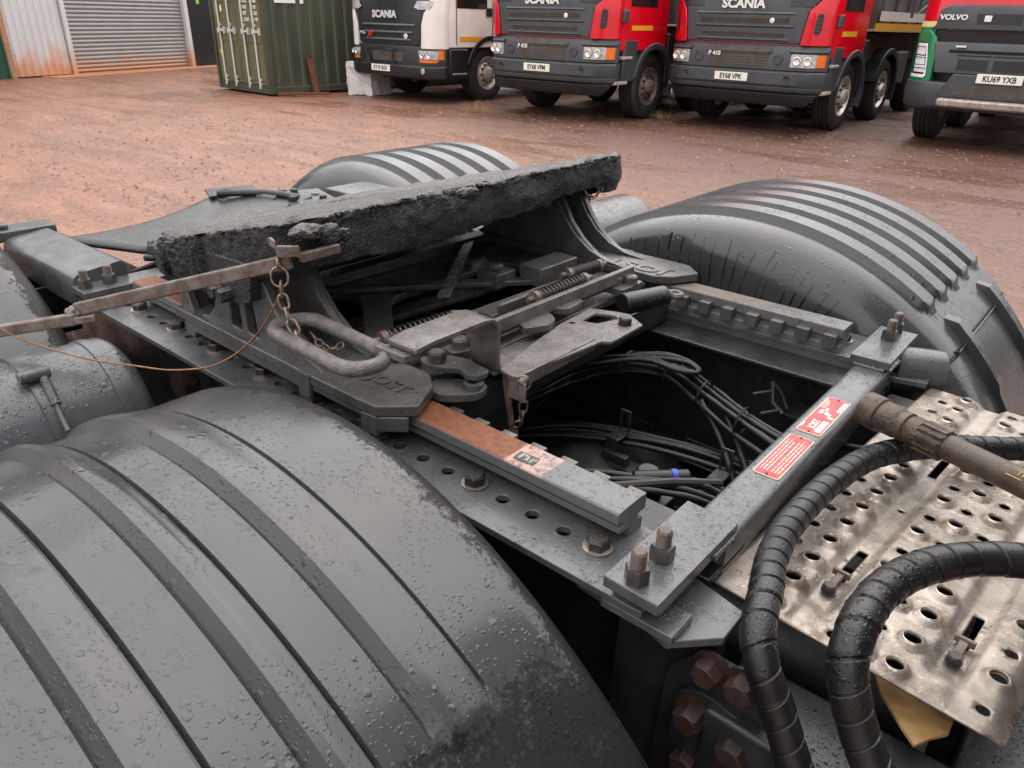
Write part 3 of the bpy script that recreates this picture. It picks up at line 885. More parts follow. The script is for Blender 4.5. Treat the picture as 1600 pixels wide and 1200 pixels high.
# pedestals
def pedestal(far):
    side = [(-.935, .018), (-.905, .012), (-.89, .036), (-.66, .042), (-.43, .046), (-.40, .046), (-.40, .066), (-.50, .069), (-.545, .082), (-.585, .108), (-.62, .143), (-.655, .196), (-.70, .205), (-.79, .195), (-.80, .13), (-.812, .10), (-.836, .077), (-.875, .068), (-.893, .070), (-.912, .118), (-.928, .118), (-.935, .05)]
    slots = [round_poly([(-.761, .079), (-.728, .077), (-.727, .130), (-.755, .127)], .004, 3), round_poly([(-.711, .080), (-.678, .077), (-.686, .142), (-.711, .140)], .004, 3)]
    m = MB()
    m.prism(side, -.012, .004, 'y', 0, slots)
    # second web on the inner side, with a swept front edge
    side2 = [(-.93, .04), (-.40, .046), (-.40, .066), (-.50, .070), (-.545, .083), (-.585, .110), (-.62, .145), (-.655, .205), (-.79, .205), (-.84, .12), (-.93, .06)]
    m.prism(side2, .072, .086, 'y')
    # post at the rear
    m.prism([(-.935, .0285), (-.905, .0285), (-.912, .119), (-.928, .119)], .0045, .03, 'y')
    # base flange with chamfered front corner, clamp jaws gripping the slider rail
    base = [(-.94, -.024), (-.52, -.030), (-.398, -.030), (-.366, -.028), (-.322, .013), (-.352, .073), (-.385, .098), (-.94, .098)]
    m.prism(base, .0525, .0705, 'z')
    m.prism([(-.398, -.0305), (-.366, -.0285), (-.366, -.004), (-.398, -.004)], .020, .0523, 'z')
    m.prism([(-.3655, -.028), (-.330, .002), (-.338, .010), (-.3655, -.008)], .028, .0523, 'z')
    m.prism([(-.90, -.022), (-.53, -.026), (-.53, -.004), (-.90, -.004)], .036, .0523, 'z')
    m.prism([(-.53, -.0275), (-.40, -.0275), (-.40, -.004), (-.53, -.004)], .043, .0523, 'z')
    m.prism([(-.545, -.0335), (-.515, -.0335), (-.515, -.026), (-.545, -.026)], .030, .0715, 'z')
    if far: mir(m)
    p = fp('pedestal', m, M['cast'], bevel=.0022, label='far pedestal with swept front and raised lettering' if far else 'near pedestal with two slots beneath the plate')
    # swept fillet from web to base front (solid curved apron)
    prof = [(-.655, .0708), (-.655, .19), (-.63, .15), (-.60, .118), (-.56, .092), (-.515, .077), (-.46, .0712)]
    m = MB(); m.prism(prof, .0865, .096, 'y'); m.prism(prof, .0045, .012, 'y')
    if far: mir(m)
    fp('apron', m, M['cast'], bevel=.0015)
    # bearing lug and its two nuts
    m = MB()
    m.prism(round_poly([(-.775, .21), (-.762, .158), (-.745, .138), (-.715, .134), (-.705, .143), (-.69, .140), (-.655, .152), (-.64, .215)], .006, 3), -.032, -.0125, 'y')
    if far: mir(m)
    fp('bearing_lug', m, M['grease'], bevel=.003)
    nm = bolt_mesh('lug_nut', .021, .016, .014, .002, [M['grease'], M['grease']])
    for x in (-.741, -.716):
        link('lug_nut', nm, FW, (x, 2 * YC + .0322 if far else -.0322, .152), (R(-90 if far else 90), .3, 0))
    return p
PN = pedestal(False); PF = pedestal(True)
lettering('JOST', .036, .0016, M['cast'], FW, (-.405, .032, .0707), (0, 0, R(0)), name='raised_lettering', bold=.0010)
lettering('JOST', .055, .0016, M['cast'], FW, (-.45, .803, .0707), (0, 0, R(180)), name='raised_lettering', bold=.0012, wide=1.3)

# carriage frame between the pedestals
m = MB()
win1 = round_poly([(-.80, .135), (-.655, .135), (-.655, .165), (-.765, .262), (-.80, .262)], .025, 4)
win2 = round_poly([(-.735, .30), (-.60, .21), (-.50, .20), (-.50, .655), (-.735, .60)], .03, 4)
m.prism([(-.90, .0985), (-.40, .0985), (-.40, .767), (-.90, .767)], .036, .052, 'z', 0,
        [round_poly([(-.82, .13), (-.62, .115), (-.62, .16), (-.76, .27), (-.82, .27)], .02, 4), round_poly([(-.73, .32), (-.585, .20), (-.50, .20), (-.50, .66), (-.73, .66)], .035, 4)])
fp('carriage_frame', m, M['cast'], bevel=.003)
m = MB(); m.box(-.475, -.455, .10, .765, .0525, .062); fp('carriage_rib', m, M['cast'], bevel=.002)
m = MB(); m.box(-.90, -.86, .10, .76, .0525, .075); fp('carriage_rib', m, M['cast'], bevel=.002)
m = MB(); m.box(-.36, -.34, .0985, .767, -.02, .034); m.box(-.92, -.90, .0985, .767, -.2, .034); m.box(-.60, -.36, .40, .75, .0, .012)
fp('carriage_web', m, M['dark'], bevel=.002)

# pull ring, strap and cranked leg
def stadium(cx0, cx1, cy, r, z, n=10, dz=0.0):
    pts = []
    for i in range(n + 1): a = R(-90 + 180 * i / n); pts.append((cx1 + r * math.cos(a), cy + r * math.sin(a), z))
    for i in range(n + 1): a = R(90 + 180 * i / n); pts.append((cx0 + r * math.cos(a), cy + r * math.sin(a), z + dz))
    return pts
m = MB(); m.tube(stadium(-.545, -.408, -.018, .038, .129, dz=.006), .0112, 14, closed=True)
for i in range(len(m.v)):
    v = Vector(m.v[i]); m.v[i] = tuple(v + Vector((1, 1, 1)) * .0012 * noise.fractal(v * 60, 1, 2, 3))
fp('pull_ring', m, M['ring'], label='long oval steel pull ring')
m = MB(); path = [(.016, .150), (.05, .154), (.16, .154), (.176, .151), (.186, .143), (.190, .130), (.190, .085), (.1915, .070), (.197, .061), (.207, .057), (.25, .056)]
th = .0085; outl = []; inn = []
for i, (y, z) in enumerate(path):
    a = Vector(path[max(0, i - 1)]); b = Vector(path[min(len(path) - 1, i + 1)]); d = (b - a).normalized(); nn = Vector((-d.y, d.x))
    outl.append((y + nn.x * th / 2, z + nn.y * th / 2)); inn.append((y - nn.x * th / 2, z - nn.y * th / 2))
m.prism(outl + inn[::-1], -.385, -.325, 'x')
m.box(-.43, -.38, -.004, .0, .134, .156) if False else None
fp('pull_strap', m, M['steel'], bevel=.002, label='flat cranked pull strap')
m = MB(); m.prism([(-.400, .004), (-.34, .006), (-.335, .03), (-.385, .03)], .132, .144, 'z'); fp('strap_tab', m, M['ring'], bevel=.002)

# locking sheet with cut-outs
m = MB()
m.prism([(-.318, .185), (-.283, .178), (-.264, .39), (-.250, .40), (-.252, .505), (-.30, .535), (-.318, .531), (-.372, .51), (-.365, .40), (-.345, .30)], .064, .070, 'z', 0,
        [round_poly([(-.345, .445), (-.318, .452), (-.300, .50), (-.315, .51), (-.35, .495)], .006, 3), circle(-.352, .425, .006, 12)])
m.box(-.2845, -.276, .178, .39, .050, .072)
fp('lock_sheet', m, M['steel'], bevel=.001, label='flat locking sheet with cut-outs')
m = MB()
m.prism([(-.39, .20), (-.335, .19), (-.322, .30), (-.345, .38), (-.39, .38)], .050, .056, 'z'); fp('lock_plate', m, M['steel'], bevel=.001)
m = MB()
m.prism(round_poly([(-.40, .33), (-.375, .315), (-.355, .36), (-.365, .39), (-.395, .41), (-.41, .36)], .008, 3), .072, .084, 'z'); fp('lock_cam', m, M['cast'], bevel=.002)
# bars
m = MB()
def bar(m, a, b, w_, h):
    a = Vector(a); b = Vector(b); d = (b - a).normalized(); s = d.cross(Vector((0, 0, 1))).normalized() * w_ / 2; u = s.cross(d).normalized() * h / 2
    vs = [a - s - u, a + s - u, a + s + u, a - s + u, b - s - u, b + s - u, b + s + u, b - s + u]
    m.add(vs, [(0, 1, 2, 3), (7, 6, 5, 4), (0, 4, 5, 1), (1, 5, 6, 2), (2, 6, 7, 3), (3, 7, 4, 0)])
bar(m, (-.402, .20, .095), (-.400, .70, .093), .012, .026); fp('cross_bar', m, M['steel'], bevel=.002)
m = MB(); bar(m, (-.462, .085, .081), (-.452, .27, .081), .026, .018); fp('guide_bar', m, M['cast'], bevel=.005)
m = MB(); bar(m, (-.44, .10, .074), (-.43, .265, .086), .006, .022); fp('guide_blade', m, M['cast'], bevel=.0015)
# springs
def helix(a, b, r, wire, turns, n=14):
    a = Vector(a); b = Vector(b); d = (b - a); t_ = d.normalized(); s = t_.cross(Vector((0, 0, 1))).normalized(); u = s.cross(t_)
    k = int(turns * n); pts = [a + d * (i / k) + (s * math.cos(2 * math.pi * i / n) + u * math.sin(2 * math.pi * i / n)) * r for i in range(k + 1)]
    m = MB(); m.tube(pts, wire, 6); return m
for (a, b) in (((-.49, .105, .098), (-.475, .235, .098)), ((-.442, .435, .094), (-.440, .575, .094)), ((-.50, .62, .085), (-.49, .70, .085))):
    fp('spring', helix(a, b, .0125, .0026, 13), M['bolt'], smooth=80)
    m = MB(); av, bv = Vector(a), Vector(b); d = (bv - av).normalized(); m.tube([av - d * .03, bv + d * .03], .006, 10); m.tube([av - d * .014, av - d * .002], .0135, 12); m.tube([bv + d * .002, bv + d * .012], .0135, 12)
    fp('spring_rod', m, M['oldsteel'])
# air cylinder with eye
m = MB(); m.tube([(-.335, .565, .072), (-.300, .665, .072)], .0215, 22); fp('air_cylinder', m, M['rubber'], smooth=40, bevel=.002)
m = MB(); m.tube([(-.302, .66, .072), (-.296, .678, .072)], .012, 12)
ev = []
for i in range(16): a = 2 * math.pi * i / 16; ev.append((-.290 + .013 * math.cos(a), .690 + .013 * math.sin(a), .072))
m.tube(ev, .0062, 8, closed=True); fp('cylinder_eye', m, M['ring'])
# lugs and bolts near the base
m = MB(); m.prism(round_poly([(-.43, .118), (-.41, .105), (-.375, .112), (-.352, .13), (-.33, .118), (-.312, .13), (-.312, .155), (-.335, .160), (-.37, .165), (-.40, .155)], .009, 4), .0708, .079, 'z'); fp('link_plate', m, M['cast'], bevel=.003)
m = MB(); m.prism(round_poly([(-.385, .075), (-.34, .075), (-.318, .095), (-.30, .12), (-.31, .15), (-.34, .15), (-.385, .11)], .01, 4), .046, .058, 'z')
m.lathe([(.008, 0), (.016, 0), (.016, .010), (.008, .010)], (-.322, .128, .0575), 'z', 20, cap=False); fp('eye_lug', m, M['cast'], bevel=.002)
m = MB(); m.prism(round_poly([(-.445, .17), (-.40, .165), (-.385, .21), (-.435, .22)], .008, 4), .064, .078, 'z'); fp('bolt_pad', m, M['cast'], bevel=.002)
m = MB(); m.prism(round_poly([(-.43, .62), (-.37, .62), (-.37, .70), (-.43, .70)], .008, 4), .064, .078, 'z'); fp('bolt_pad', m, M['cast'], bevel=.002)
BOLT_C = bolt_mesh('bolt', .026, .013, .016, .002, [M['cast'], M['cast']])
for (x, y, z) in ((-.400, .128, .079), (-.412, .192, .078), (-.405, .645, .078), (-.385, .672, .078)): link('bolt', BOLT_C, FW, (x, y, z), (0, 0, random.random()))
link('bolt', BOLT_S, FW, (-.278, .485, .070), (0, 0, .3)); link('bolt', BOLT_S, FW, (-.47, .33, .053), (0, 0, .3))
for b_ in ((-.52, -.471, .34, .40, .053, .075), (-.47, -.462, .35, .43, .053, .095), (-.60, -.54, .57, .70, .053, .095)):
    m = MB(); m.box(*b_); fp('catch_block', m, M['cast'], bevel=.003)

# release lever, hook, rings and chain links
def bar2(m, pts, w_, h):
    for a, b in zip(pts, pts[1:]): bar(m, a, b, w_, h)
m = MB()
L0, L1, L2 = Vector((-.532, -.030, .246)), Vector((-.885, -.205, .128)), Vector((-1.06, -.315, .066))
bar(m, L0, L1, .011, .021)
bar(m, L1 + (L0 - L1) * .02 + Vector((.008, -.012, -.012)), L2, .017, .019)
bar(m, L1 + (L0 - L1) * .12 + Vector((.010, -.014, -.017)), L1 + (L1 - L0) * .02 + Vector((.01, -.015, -.014)), .007, .012)
lump_w = L1 + Vector((.0, -.006, -.004))
fp('release_lever', m, M['oldsteel'], bevel=.0025, label='long rusty release lever')
lump('weld_bead', lump_w, .012, 5, (1.1, 1, .9), 'oldsteel', 3, .3)
m = MB(); z0 = .262
m.prism([(-.540, -.046), (-.535, -.050), (-.512, -.026), (-.518, -.023)], .255, .271, 'z')
m.prism([(-.540, -.046), (-.535, -.050), (-.562, -.044), (-.560, -.038)], .266, .278, 'z')
bar(m, (-.522, -.02, .251), (-.518, .045, .253), .010, .014)
fp('lever_hook', m, M['oldsteel'], bevel=.0015)
def ring(c, r, wire, nrm, sx=1.0, mat='chain', name='chain_link', axis=None, n=20):
    nrm = Vector(nrm).normalized()
    u = Vector(axis).normalized() if axis else nrm.orthogonal().normalized()
    u = (u - nrm * u.dot(nrm)).normalized(); v = nrm.cross(u)
    pts = []
    for i in range(n):
        a = 2 * math.pi * i / n
        ca, sa = math.cos(a), math.sin(a)
        pts.append(Vector(c) + u * (r * ca + (sx - 1) * r * (1 if ca > 0 else -1) * min(1, abs(ca) * 3)) + v * r * sa)
    m = MB(); m.tube(pts, wire, 8, closed=True)
    return fp(name, m, M[mat], smooth=80)
def chain(pts, r=.0068, wire=.0020, sx=1.75):
    """links hung along a polyline, each turned a quarter from the last"""
    P = [Vector(p) for p in pts]
    for i, (a, b) in enumerate(zip(P, P[1:])):
        d = (b - a).normalized(); s = d.cross(Vector((.66, .75, .1))).normalized(); q = s if i % 2 else d.cross(s)
        ring((a + b) / 2, r, wire, q, sx, axis=d)
HK = Vector((-.538, -.046, .252))
ring(HK + Vector((0, 0, -.006)), .006, .0022, (.7, .7, 0), 1.3, axis=(0, 0, 1))
ring(HK + Vector((0, -.001, -.027)), .0125, .0017, (.6, -.75, .1), 1.15, axis=(0, 0, 1), name='split_ring')
chain([HK + Vector((0, 0, -.036)), HK + Vector((-.001, 0, -.055)), HK + Vector((.004, .0, -.074)), HK + Vector((.012, 0, -.092)), HK + Vector((.022, .002, -.108)), HK + Vector((.028, .004, -.122))], sx=1.7)
chain([(-.555, .006, .118), (-.540, .006, .110), (-.524, .004, .106), (-.508, .004, .106), (-.494, .008, .110), (-.482, .012, .118)], .0052, .0015, 1.6)
m = MB(); m.tube([(-.537, -.048, .200), (-.60, -.062, .120), (-.665, -.095, .064), (-.735, -.135, .044), (-.80, -.17, .043), (-.87, -.21, .046), (-.945, -.265, .070), (-1.0, -.292, .092)], .0016, 6, smooth=6)
fp('pull_wire', m, M['copper'], smooth=80, label='thin drooping coppery wire')
# pin with ring and chain at the strap foot
m = MB(); m.tube([(-.312, .192, .058), (-.312, .194, .040), (-.298, .196, -.040)], .0052, 10); m.tube([(-.298, .196, -.036), (-.296, .196, -.046)], .0085, 10); fp('lock_pin', m, M['oldsteel'])
ring((-.272, .188, .060), .0115, .0013, (.75, -.6, .1), 1.05, axis=(0, 0, 1), name='split_ring')
ring((-.274, .188, .058), .0115, .0013, (.7, -.65, .0), 1.05, axis=(0, .2, 1), name='split_ring')
chain([(-.272, .188, .047), (-.272, .190, .027), (-.275, .192, .006), (-.282, .194, -.014), (-.294, .196, -.030)], .0066, .0018, 1.75)
m = MB(); m.box(-.30, -.262, .180, .1845, .030, .064); m.tube([(-.272, .178, .062), (-.272, .194, .068)], .006, 10); fp('pin_tab', m, M['oldsteel'], bevel=.002)
chain([(-.56, .74 + .011 * i, .222 + .0022 * (i - 3) ** 2 - .012) for i in range(8)], .0045, .0014, 1.6)
# ------------------------------------------------------------------ tread plate, hoses and the wiring in the chassis
M['rimalu'] = wet('bright_hole_lip', (.62, .54, .47), (.45, .38, .33), (.25, .4), metal=.6, bead=0, grain=(500, .0003), cs=60)
def tread_plate():
    O = Vector((.112, .086)); ang = R(-4.7)
    U = Vector((math.cos(ang), math.sin(ang))); V = Vector((-math.sin(ang), math.cos(ang)))
    W, L = .318, .772
    rim = []; pl = []; small = []
    v = .021; k = 0
    while v < L - .01:
        rim.append((.068, v)); pl.append((.036, v + .026)); rim.append((.142 if k % 2 else .1735, v)); pl.append((.1735 if k % 2 else .142, v + .0))
        (rim if (k % 2 or v < .14) else pl).append((.207, v + (0 if v < .14 else .003)))
        if k % 2 == 0: pl.append((.142, v + .026))
        pl.append((.207, v + .029)) if v > .14 else None
        (rim if k % 2 else pl).append((.290, v + .01))
        rim.append((.012, v + .006)) if k % 3 == 0 else None
        if k % 3 == 1: small.append((.105, v + .262))
        v += .052; k += 1
    def clash(q, lst, d): return any((q[0] - a) ** 2 + (q[1] - b) ** 2 < d * d for a, b in lst)
    pl2 = []
    for q in pl:
        if not clash(q, rim, .027) and not clash(q, pl2, .024): pl2.append(q)
    slots = [(.105, .125, .205), (.248, .115, .185), (.105, .46, .53)]
    outl = round_poly([(0, 0), (.14, 0.0), (W - .02, .0), (W, .018), (W, L), (.0, L), (0, L * .9), (-.004, .02)], .004, 2)
    holes = [circle(a, b, .0094, 20) for a, b in rim if .018 < a < W - .015 and b < L - .016] + [circle(a, b, .0072, 16) for a, b in pl2 if .013 < a < W - .012 and b < L - .012]
    nrim = sum(1 for a, b in rim if .018 < a < W - .015 and b < L - .016)
    rimc = [(a, b) for a, b in rim if .018 < a < W - .015 and b < L - .016]
    for (cu, v0, v1) in slots: holes.append(round_poly([(cu - .006, v0), (cu + .006, v0), (cu + .006, v1), (cu - .006, v1)], .003, 2))
    holes += [circle(a, b, .0042, 12) for a, b in small if b < L - .02 and not any(v0 - .01 < b < v1 + .01 for cu, v0, v1 in slots if cu == a)]
    def ss(a, b, x): x = max(0, min(1, (x - a) / (b - a))); return x * x * (3 - 2 * x)
    def hgt(u, vv):
        h = 0
        for cu in (.105, .248):
            h -= .010 * (1 - ss(.012, .022, abs(u - cu))) * ss(.035, .06, vv)
            h += .004 * (1 - ss(.006, .016, abs(u - cu))) * (1 - ss(.052, .064, vv)) * ss(.004, .012, vv)
        h += .004 * (1 - ss(.010, .020, abs(u - .165))) * (1 - ss(.062, .072, vv)) * ss(.022, .03, vv)
        for (a, b) in rimc:
            d2 = (u - a) ** 2 + (vv - b) ** 2
            if d2 < .0006:
                h += .0065 * (1 - ss(.0112, .0178, math.sqrt(d2)))
        h -= .02 * ss(W - .03, W + .004, u) ** 2
        h += .00025 * noise.fractal(Vector((u, vv, 0)) * 12, 1, 2, 2)
        return h
    pts = []; es = []; loops = [ccw(outl)] + [ccw(h) for h in holes]
    for l in loops:
        # refine long edges
        ll = []
        for i in range(len(l)):
            a, b = Vector(l[i]), Vector(l[(i + 1) % len(l)]); n = max(1, int((b - a).length / .01))
            ll += [tuple(a.lerp(b, k / n)) for k in range(n)]
        k0 = len(pts); pts += ll; es += [(k0 + i, k0 + (i + 1) % len(ll)) for i in range(len(ll))]
    nl = len(pts)
    extra = []
    for (a, b) in rimc:
        for rr in (.0128, .0160, .0195): extra += circle(a, b, rr, 20, .1)
    u = .003
    while u < W:
        vv = .004
        while vv < L:
            if all((u - a) ** 2 + (vv - b) ** 2 > .0225 ** 2 for a, b in rimc): extra.append((u, vv))
            vv += .009
        u += .0055
    extra = [e for e in extra if 0.001 < e[0] < W - .001 and .002 < e[1] < L - .002 and not any(inside(e, h) for h in holes if abs(h[0][0] - e[0]) < .05 and abs(h[0][1] - e[1]) < .12)]
    pts += extra
    vv_, e_, f_, *_ = delaunay_2d_cdt([Vector(p) for p in pts], es, [], 0, 1e-6, False)
    tri = []
    hb = [(h, min(p[0] for p in h), max(p[0] for p in h), min(p[1] for p in h), max(p[1] for p in h)) for h in holes]
    for t in f_:
        c = ((vv_[t[0]][0] + vv_[t[1]][0] + vv_[t[2]][0]) / 3, (vv_[t[0]][1] + vv_[t[1]][1] + vv_[t[2]][1]) / 3)
        if not inside(c, outl): continue
        if any(x0 <= c[0] <= x1 and y0 <= c[1] <= y1 and inside(c, h) for h, x0, x1, y0, y1 in hb): continue
        a, b, d = (vv_[i] for i in t)
        if (b[0] - a[0]) * (d[1] - a[1]) - (d[0] - a[0]) * (b[1] - a[1]) < 0: t = t[::-1]
        tri.append(tuple(t))
    m = MB()
    m.add([(O.x + U.x * p[0] + V.x * p[1], O.y + U.y * p[0] + V.y * p[1], -.040 + hgt(p[0], p[1])) for p in vv_], tri)
    tpx = tp('tread_plate', m, M['alu'], smooth=60, label='perforated alloy tread plate with raised holes')
    so = tpx.modifiers.new('sheet', 'SOLIDIFY'); so.thickness = .0028; so.offset = -1
    def W3(u, v, z): return (O.x + U.x * u + V.x * v, O.y + U.y * u + V.y * v, z)
    rr_ = MB(); rr_.lathe([(.0094, -.004), (.0094, .0010), (.0100, .0018), (.0108, .0014), (.0120, -.0010)], (0, 0, 0), 'z', 22, cap=False)
    rim_me = make_mesh('hole_rim', rr_, M['rimalu'], 60)
    for (a, b) in rimc:
        link('hole_rim', rim_me, tpx, W3(a, b, -.040 + hgt(a + .0115, b)), (0, 0, random.random() * 6))
    # hooked bolts in the channels
    for (cu, v0, v1) in slots[:2]:
        m = MB()
        bar(m, W3(cu, v0 - .030, -.044), W3(cu, v0 + .004, -.044), .009, .008)
        bar(m, W3(cu - .011, v0 + .006, -.042), W3(cu + .011, v0 + .006, -.042), .005, .009)
        sh = obj('hold_down_clip', m, M['oldsteel'], tpx, bevel=.001)
        link('bolt', BOLT_S, tpx, W3(cu, v0 - .030, -.046), (0, 0, .5)).scale = (.72, .72, .72)
    link('bolt', BOLT_S, tpx, W3(.143, .545, -.04), (0, 0, .2)).scale = (.8, .8, .8)
tread_plate()
m = MB(); m.prism([(.305, .11), (.316, .090), (.345, .058), (.362, .042), (.372, .062), (.385, .080), (.385, .12)], -.0815, -.0775, 'z')
tp('board_scrap', m, M['wood'], label='splintered yellow board under the tread plate')

def spiral_hose(name, pts, r, pitch, label):
    P = catmull([Vector(p) for p in pts], 14)
    # even spacing
    Q = [P[0]]; acc = 0; step = .0021
    for a, b in zip(P, P[1:]):
        l = (b - a).length; s = step - acc
        while s < l: Q.append(a.lerp(b, s / l)); s += step
        acc = l - (s - step)
    # frames along the centre line, then rows that follow the wrap as a true helix
    ml = len(Q); T = [(Q[min(i + 1, ml - 1)] - Q[max(i - 1, 0)]).normalized() for i in range(ml)]
    nx = T[0].cross(Vector((0, 0, 1))).normalized(); FRM = []
    for i in range(ml):
        nx = (nx - T[i] * nx.dot(T[i])).normalized(); FRM.append((nx.copy(), T[i].cross(nx)))
    fr_ = [0, .05, .10, .15, .35, .6, .85, .96]; hs = [.030, -.085, -.085, .0, .012, .020, .028, .032]
    NP = len(fr_); n = 30; total = (ml - 1) * step
    turns = int(total / pitch) - 1; rows = turns * NP
    vs = []; fs = []
    for i in range(rows):
        s0 = (i // NP + fr_[i % NP]) * pitch
        wob = .014 * math.sin((i // NP) * 2.3) + .008 * math.sin((i // NP) * 5.1)
        for j in range(n):
            s = s0 + pitch * j / n
            k = min(ml - 2, int(s / step)); u = s / step - k
            c = Q[k].lerp(Q[k + 1], u); a = 2 * math.pi * j / n
            vs.append(c + (FRM[k][0] * math.cos(a) + FRM[k][1] * math.sin(a)) * r * (1 + hs[i % NP] + wob))
    for i in range(rows - 1):
        for j in range(n - 1): fs.append((i * n + j, i * n + j + 1, (i + 1) * n + j + 1, (i + 1) * n + j))
        if i + NP + 1 < rows: fs.append((i * n + n - 1, (i + NP) * n, (i + NP + 1) * n, (i + 1) * n + n - 1))
    m = MB(); m.add(vs, [f[::-1] for f in fs])
    me = make_mesh(name, m, M['rubber'], 0)
    bm = bmesh.new(); bm.from_mesh(me); bmesh.ops.recalc_face_normals(bm, faces=bm.faces); bm.to_mesh(me); bm.free()
    me.polygons.foreach_set('use_smooth', [True] * len(me.polygons)); me.set_sharp_from_angle(angle=R(28))
    return link(name, me, TR, FR, label=label)
spiral_hose('wrapped_hose', [(.47, .78, -.005), (.40, .70, -.006), (.35, .641, -.006), (.298, .593, -.004), (.233, .526, 0), (.184, .440, .002), (.163, .323, .006), (.158, .200, .008), (.168, .114, .012), (.188, .045, .016), (.205, -.012, .012), (.222, -.030, -.012), (.246, -.030, -.056), (.28, -.035, -.115), (.33, -.04, -.19), (.38, -.05, -.27)], .0180, .0265, 'spiral wrapped black hose beside the cross beam')
spiral_hose('wrapped_hose', [(.55, .26, .08), (.46, .225, .078), (.389, .190, .080), (.338, .145, .080), (.305, .088, .080), (.291, .028, .080), (.291, -.025, .074), (.297, -.045, .048), (.316, -.050, .004), (.343, -.055, -.036), (.39, -.06, -.09), (.46, -.07, -.16)], .0178, .0265, 'spiral wrapped black hose arching over the tread plate')

# brown hydraulic hose with its fittings
A, B = Vector((.150, .512, .040)), Vector((.42, .405, .046))
d = (B - A).normalized()
m = MB(); m.tube([A + d * .105, A + d * .2, B + d * .1], .0185, 24)
hy = tp('hydraulic_hose', m, M['hydro'], smooth=50, label='brown hydraulic hose with heavy muddy end fitting')
m = MB()
st = [(-.008, .026), (-.006, .0295), (.022, .0300), (.024, .027), (.050, .026), (.054, .0235), (.058, .025), (.066, .0255), (.068, .022), (.074, .0245), (.088, .0245), (.090, .0225)]
m.tube([A + d * s for s, r in st], [r * .9 for s, r in st], 24); obj('end_fitting', m, M['fitting'], hy, smooth=30)
m = MB()
for i in range(12):
    a = 2 * math.pi * i / 12; n1 = d.orthogonal().normalized(); n2 = d.cross(n1); off = (n1 * math.cos(a) + n2 * math.sin(a)) * .0206
    bar(m, A + d * .089 + off, A + d * .125 + off, .0085, .004)
m.tube([A + d * .088, A + d * .126], .0209, 24); obj('ferrule', m, M['fitting'], hy, smooth=30)
rot_ = Matrix((d, d.cross(Vector((0, 0, 1))).normalized() * -1, Vector((0, 0, 1)))).transposed().to_euler()
YEL = plain('faded_yellow_print', (.45, .24, .035), .6, var=.3)
up = Vector((.25, -.62, .74)); up = (up - d * up.dot(d)).normalized(); side = up.cross(d)
Rm = Matrix((d, side, up)).transposed().to_euler()
lettering('TRACTOR 2K', .0105, .0002, YEL, hy, tuple(A + d * .262 + up * .0197), Rm, name='hose_print', wide=1.2)
m = MB(); bar(m, A + d * .215 + up * .0194 - side * .008, A + d * .235 + up * .0194 - side * .008, .0015, .0006); bar(m, A + d * .25 + up * .0194 - side * .008, A + d * .32 + up * .0194 - side * .008, .0015, .0006); obj('hose_stripe', m, YEL, hy)

# cables and brackets down in the chassis
rnd = random.Random(11)
def cable(pts, r=.0062, jig=.006, ridged=True, name='conduit', mat='conduit'):
    P = [Vector(p) + Vector((rnd.uniform(-jig, jig), rnd.uniform(-jig, jig), rnd.uniform(-jig, jig) * .7)) for p in pts]
    Q = catmull(P, 22 if ridged else 10)
    m = MB(); m.tube(Q, r, 8, rfun=(lambda rr, dd, a: rr * (1 + .10 * math.sin(dd * 1300))) if ridged else None)
    return tp(name, m, M[mat], smooth=80)
HB = [(-.52, .22, -.16), (-.46, .30, -.115), (-.405, .40, -.085), (-.39, .52, -.075), (-.335, .61, -.075), (-.255, .655, -.08), (-.165, .622, -.085), (-.065, .575, -.09), (.035, .54, -.095), (.12, .50, -.10)]
for i in range(6): cable([(x, y + .011 * (i - 2.5), z + .008 * ((i * 2) % 3 - 1)) for x, y, z in HB], .0058, .007)
for k in range(3):   # spare length coiled back on itself
    a = [(-.40, .50, -.062), (-.37, .575, -.055), (-.30, .645, -.05), (-.235, .665, -.052), (-.205, .645, -.055), (-.235, .628, -.05), (-.30, .61, -.05), (-.37, .55, -.052), (-.395, .53, -.055)]
    cable([(x + .008 * k, y - .012 * k, z + .006 * k) for x, y, z in a], .0052, .008)
for i in range(5): cable([(-.50, .34 + .013 * i, -.20), (-.36, .44 + .012 * i, -.175), (-.20, .50 + .011 * i, -.165), (-.05, .53 + .010 * i, -.165), (.10, .535 + .010 * i, -.17), (.22, .56, -.2)], .0055, .008)
cable([(-.16, .60, -.09), (-.09, .55, -.13), (-.03, .50, -.19), (-.02, .46, -.27)], .0075, .002)
cable([(-.10, .585, -.095), (-.02, .52, -.15), (.03, .47, -.23), (.04, .44, -.30)], .0075, .002)
cable([(.02, .55, -.095), (.10, .62, -.09), (.2, .66, -.1)], .006, .003)
for s in ((-.405, .40, -.085), (-.335, .61, -.07), (-.255, .65, -.075), (-.165, .62, -.085), (-.065, .575, -.09)):
    m = MB(); c = Vector(s); pts = [c + Vector((0, .034 * math.cos(a), .026 * math.sin(a))) for a in [2 * math.pi * i / 14 for i in range(14)]]
    m.tube(pts, .0026, 6, closed=True); tp('cable_tie', m, M['conduit'])
m = MB(); m.box(-.75, .30, .435, .475, -.225, -.195); m.box(-.75, .30, .435, .441, -.30, -.2255)
tp('inner_channel', m, M['dark'], bevel=.002)
for x in (-.262, -.05):
    m = MB()
    m.box(x - .014, x + .014, .452, .456, -.195, -.150); m.box(x - .014, x + .014, .456, .492, -.154, -.150)
    m.box(x - .012, x - .007, .4925, .4965, -.152, -.112); m.box(x + .007, x + .012, .4925, .4965, -.152, -.112); m.box(x - .012, x + .012, .4925, .4965, -.112, -.106)
    m.box(x - .016, x + .016, .438, .4515, -.198, -.194)
    tp('cable_bracket', m, M['bolt'], bevel=.001)
m = MB()
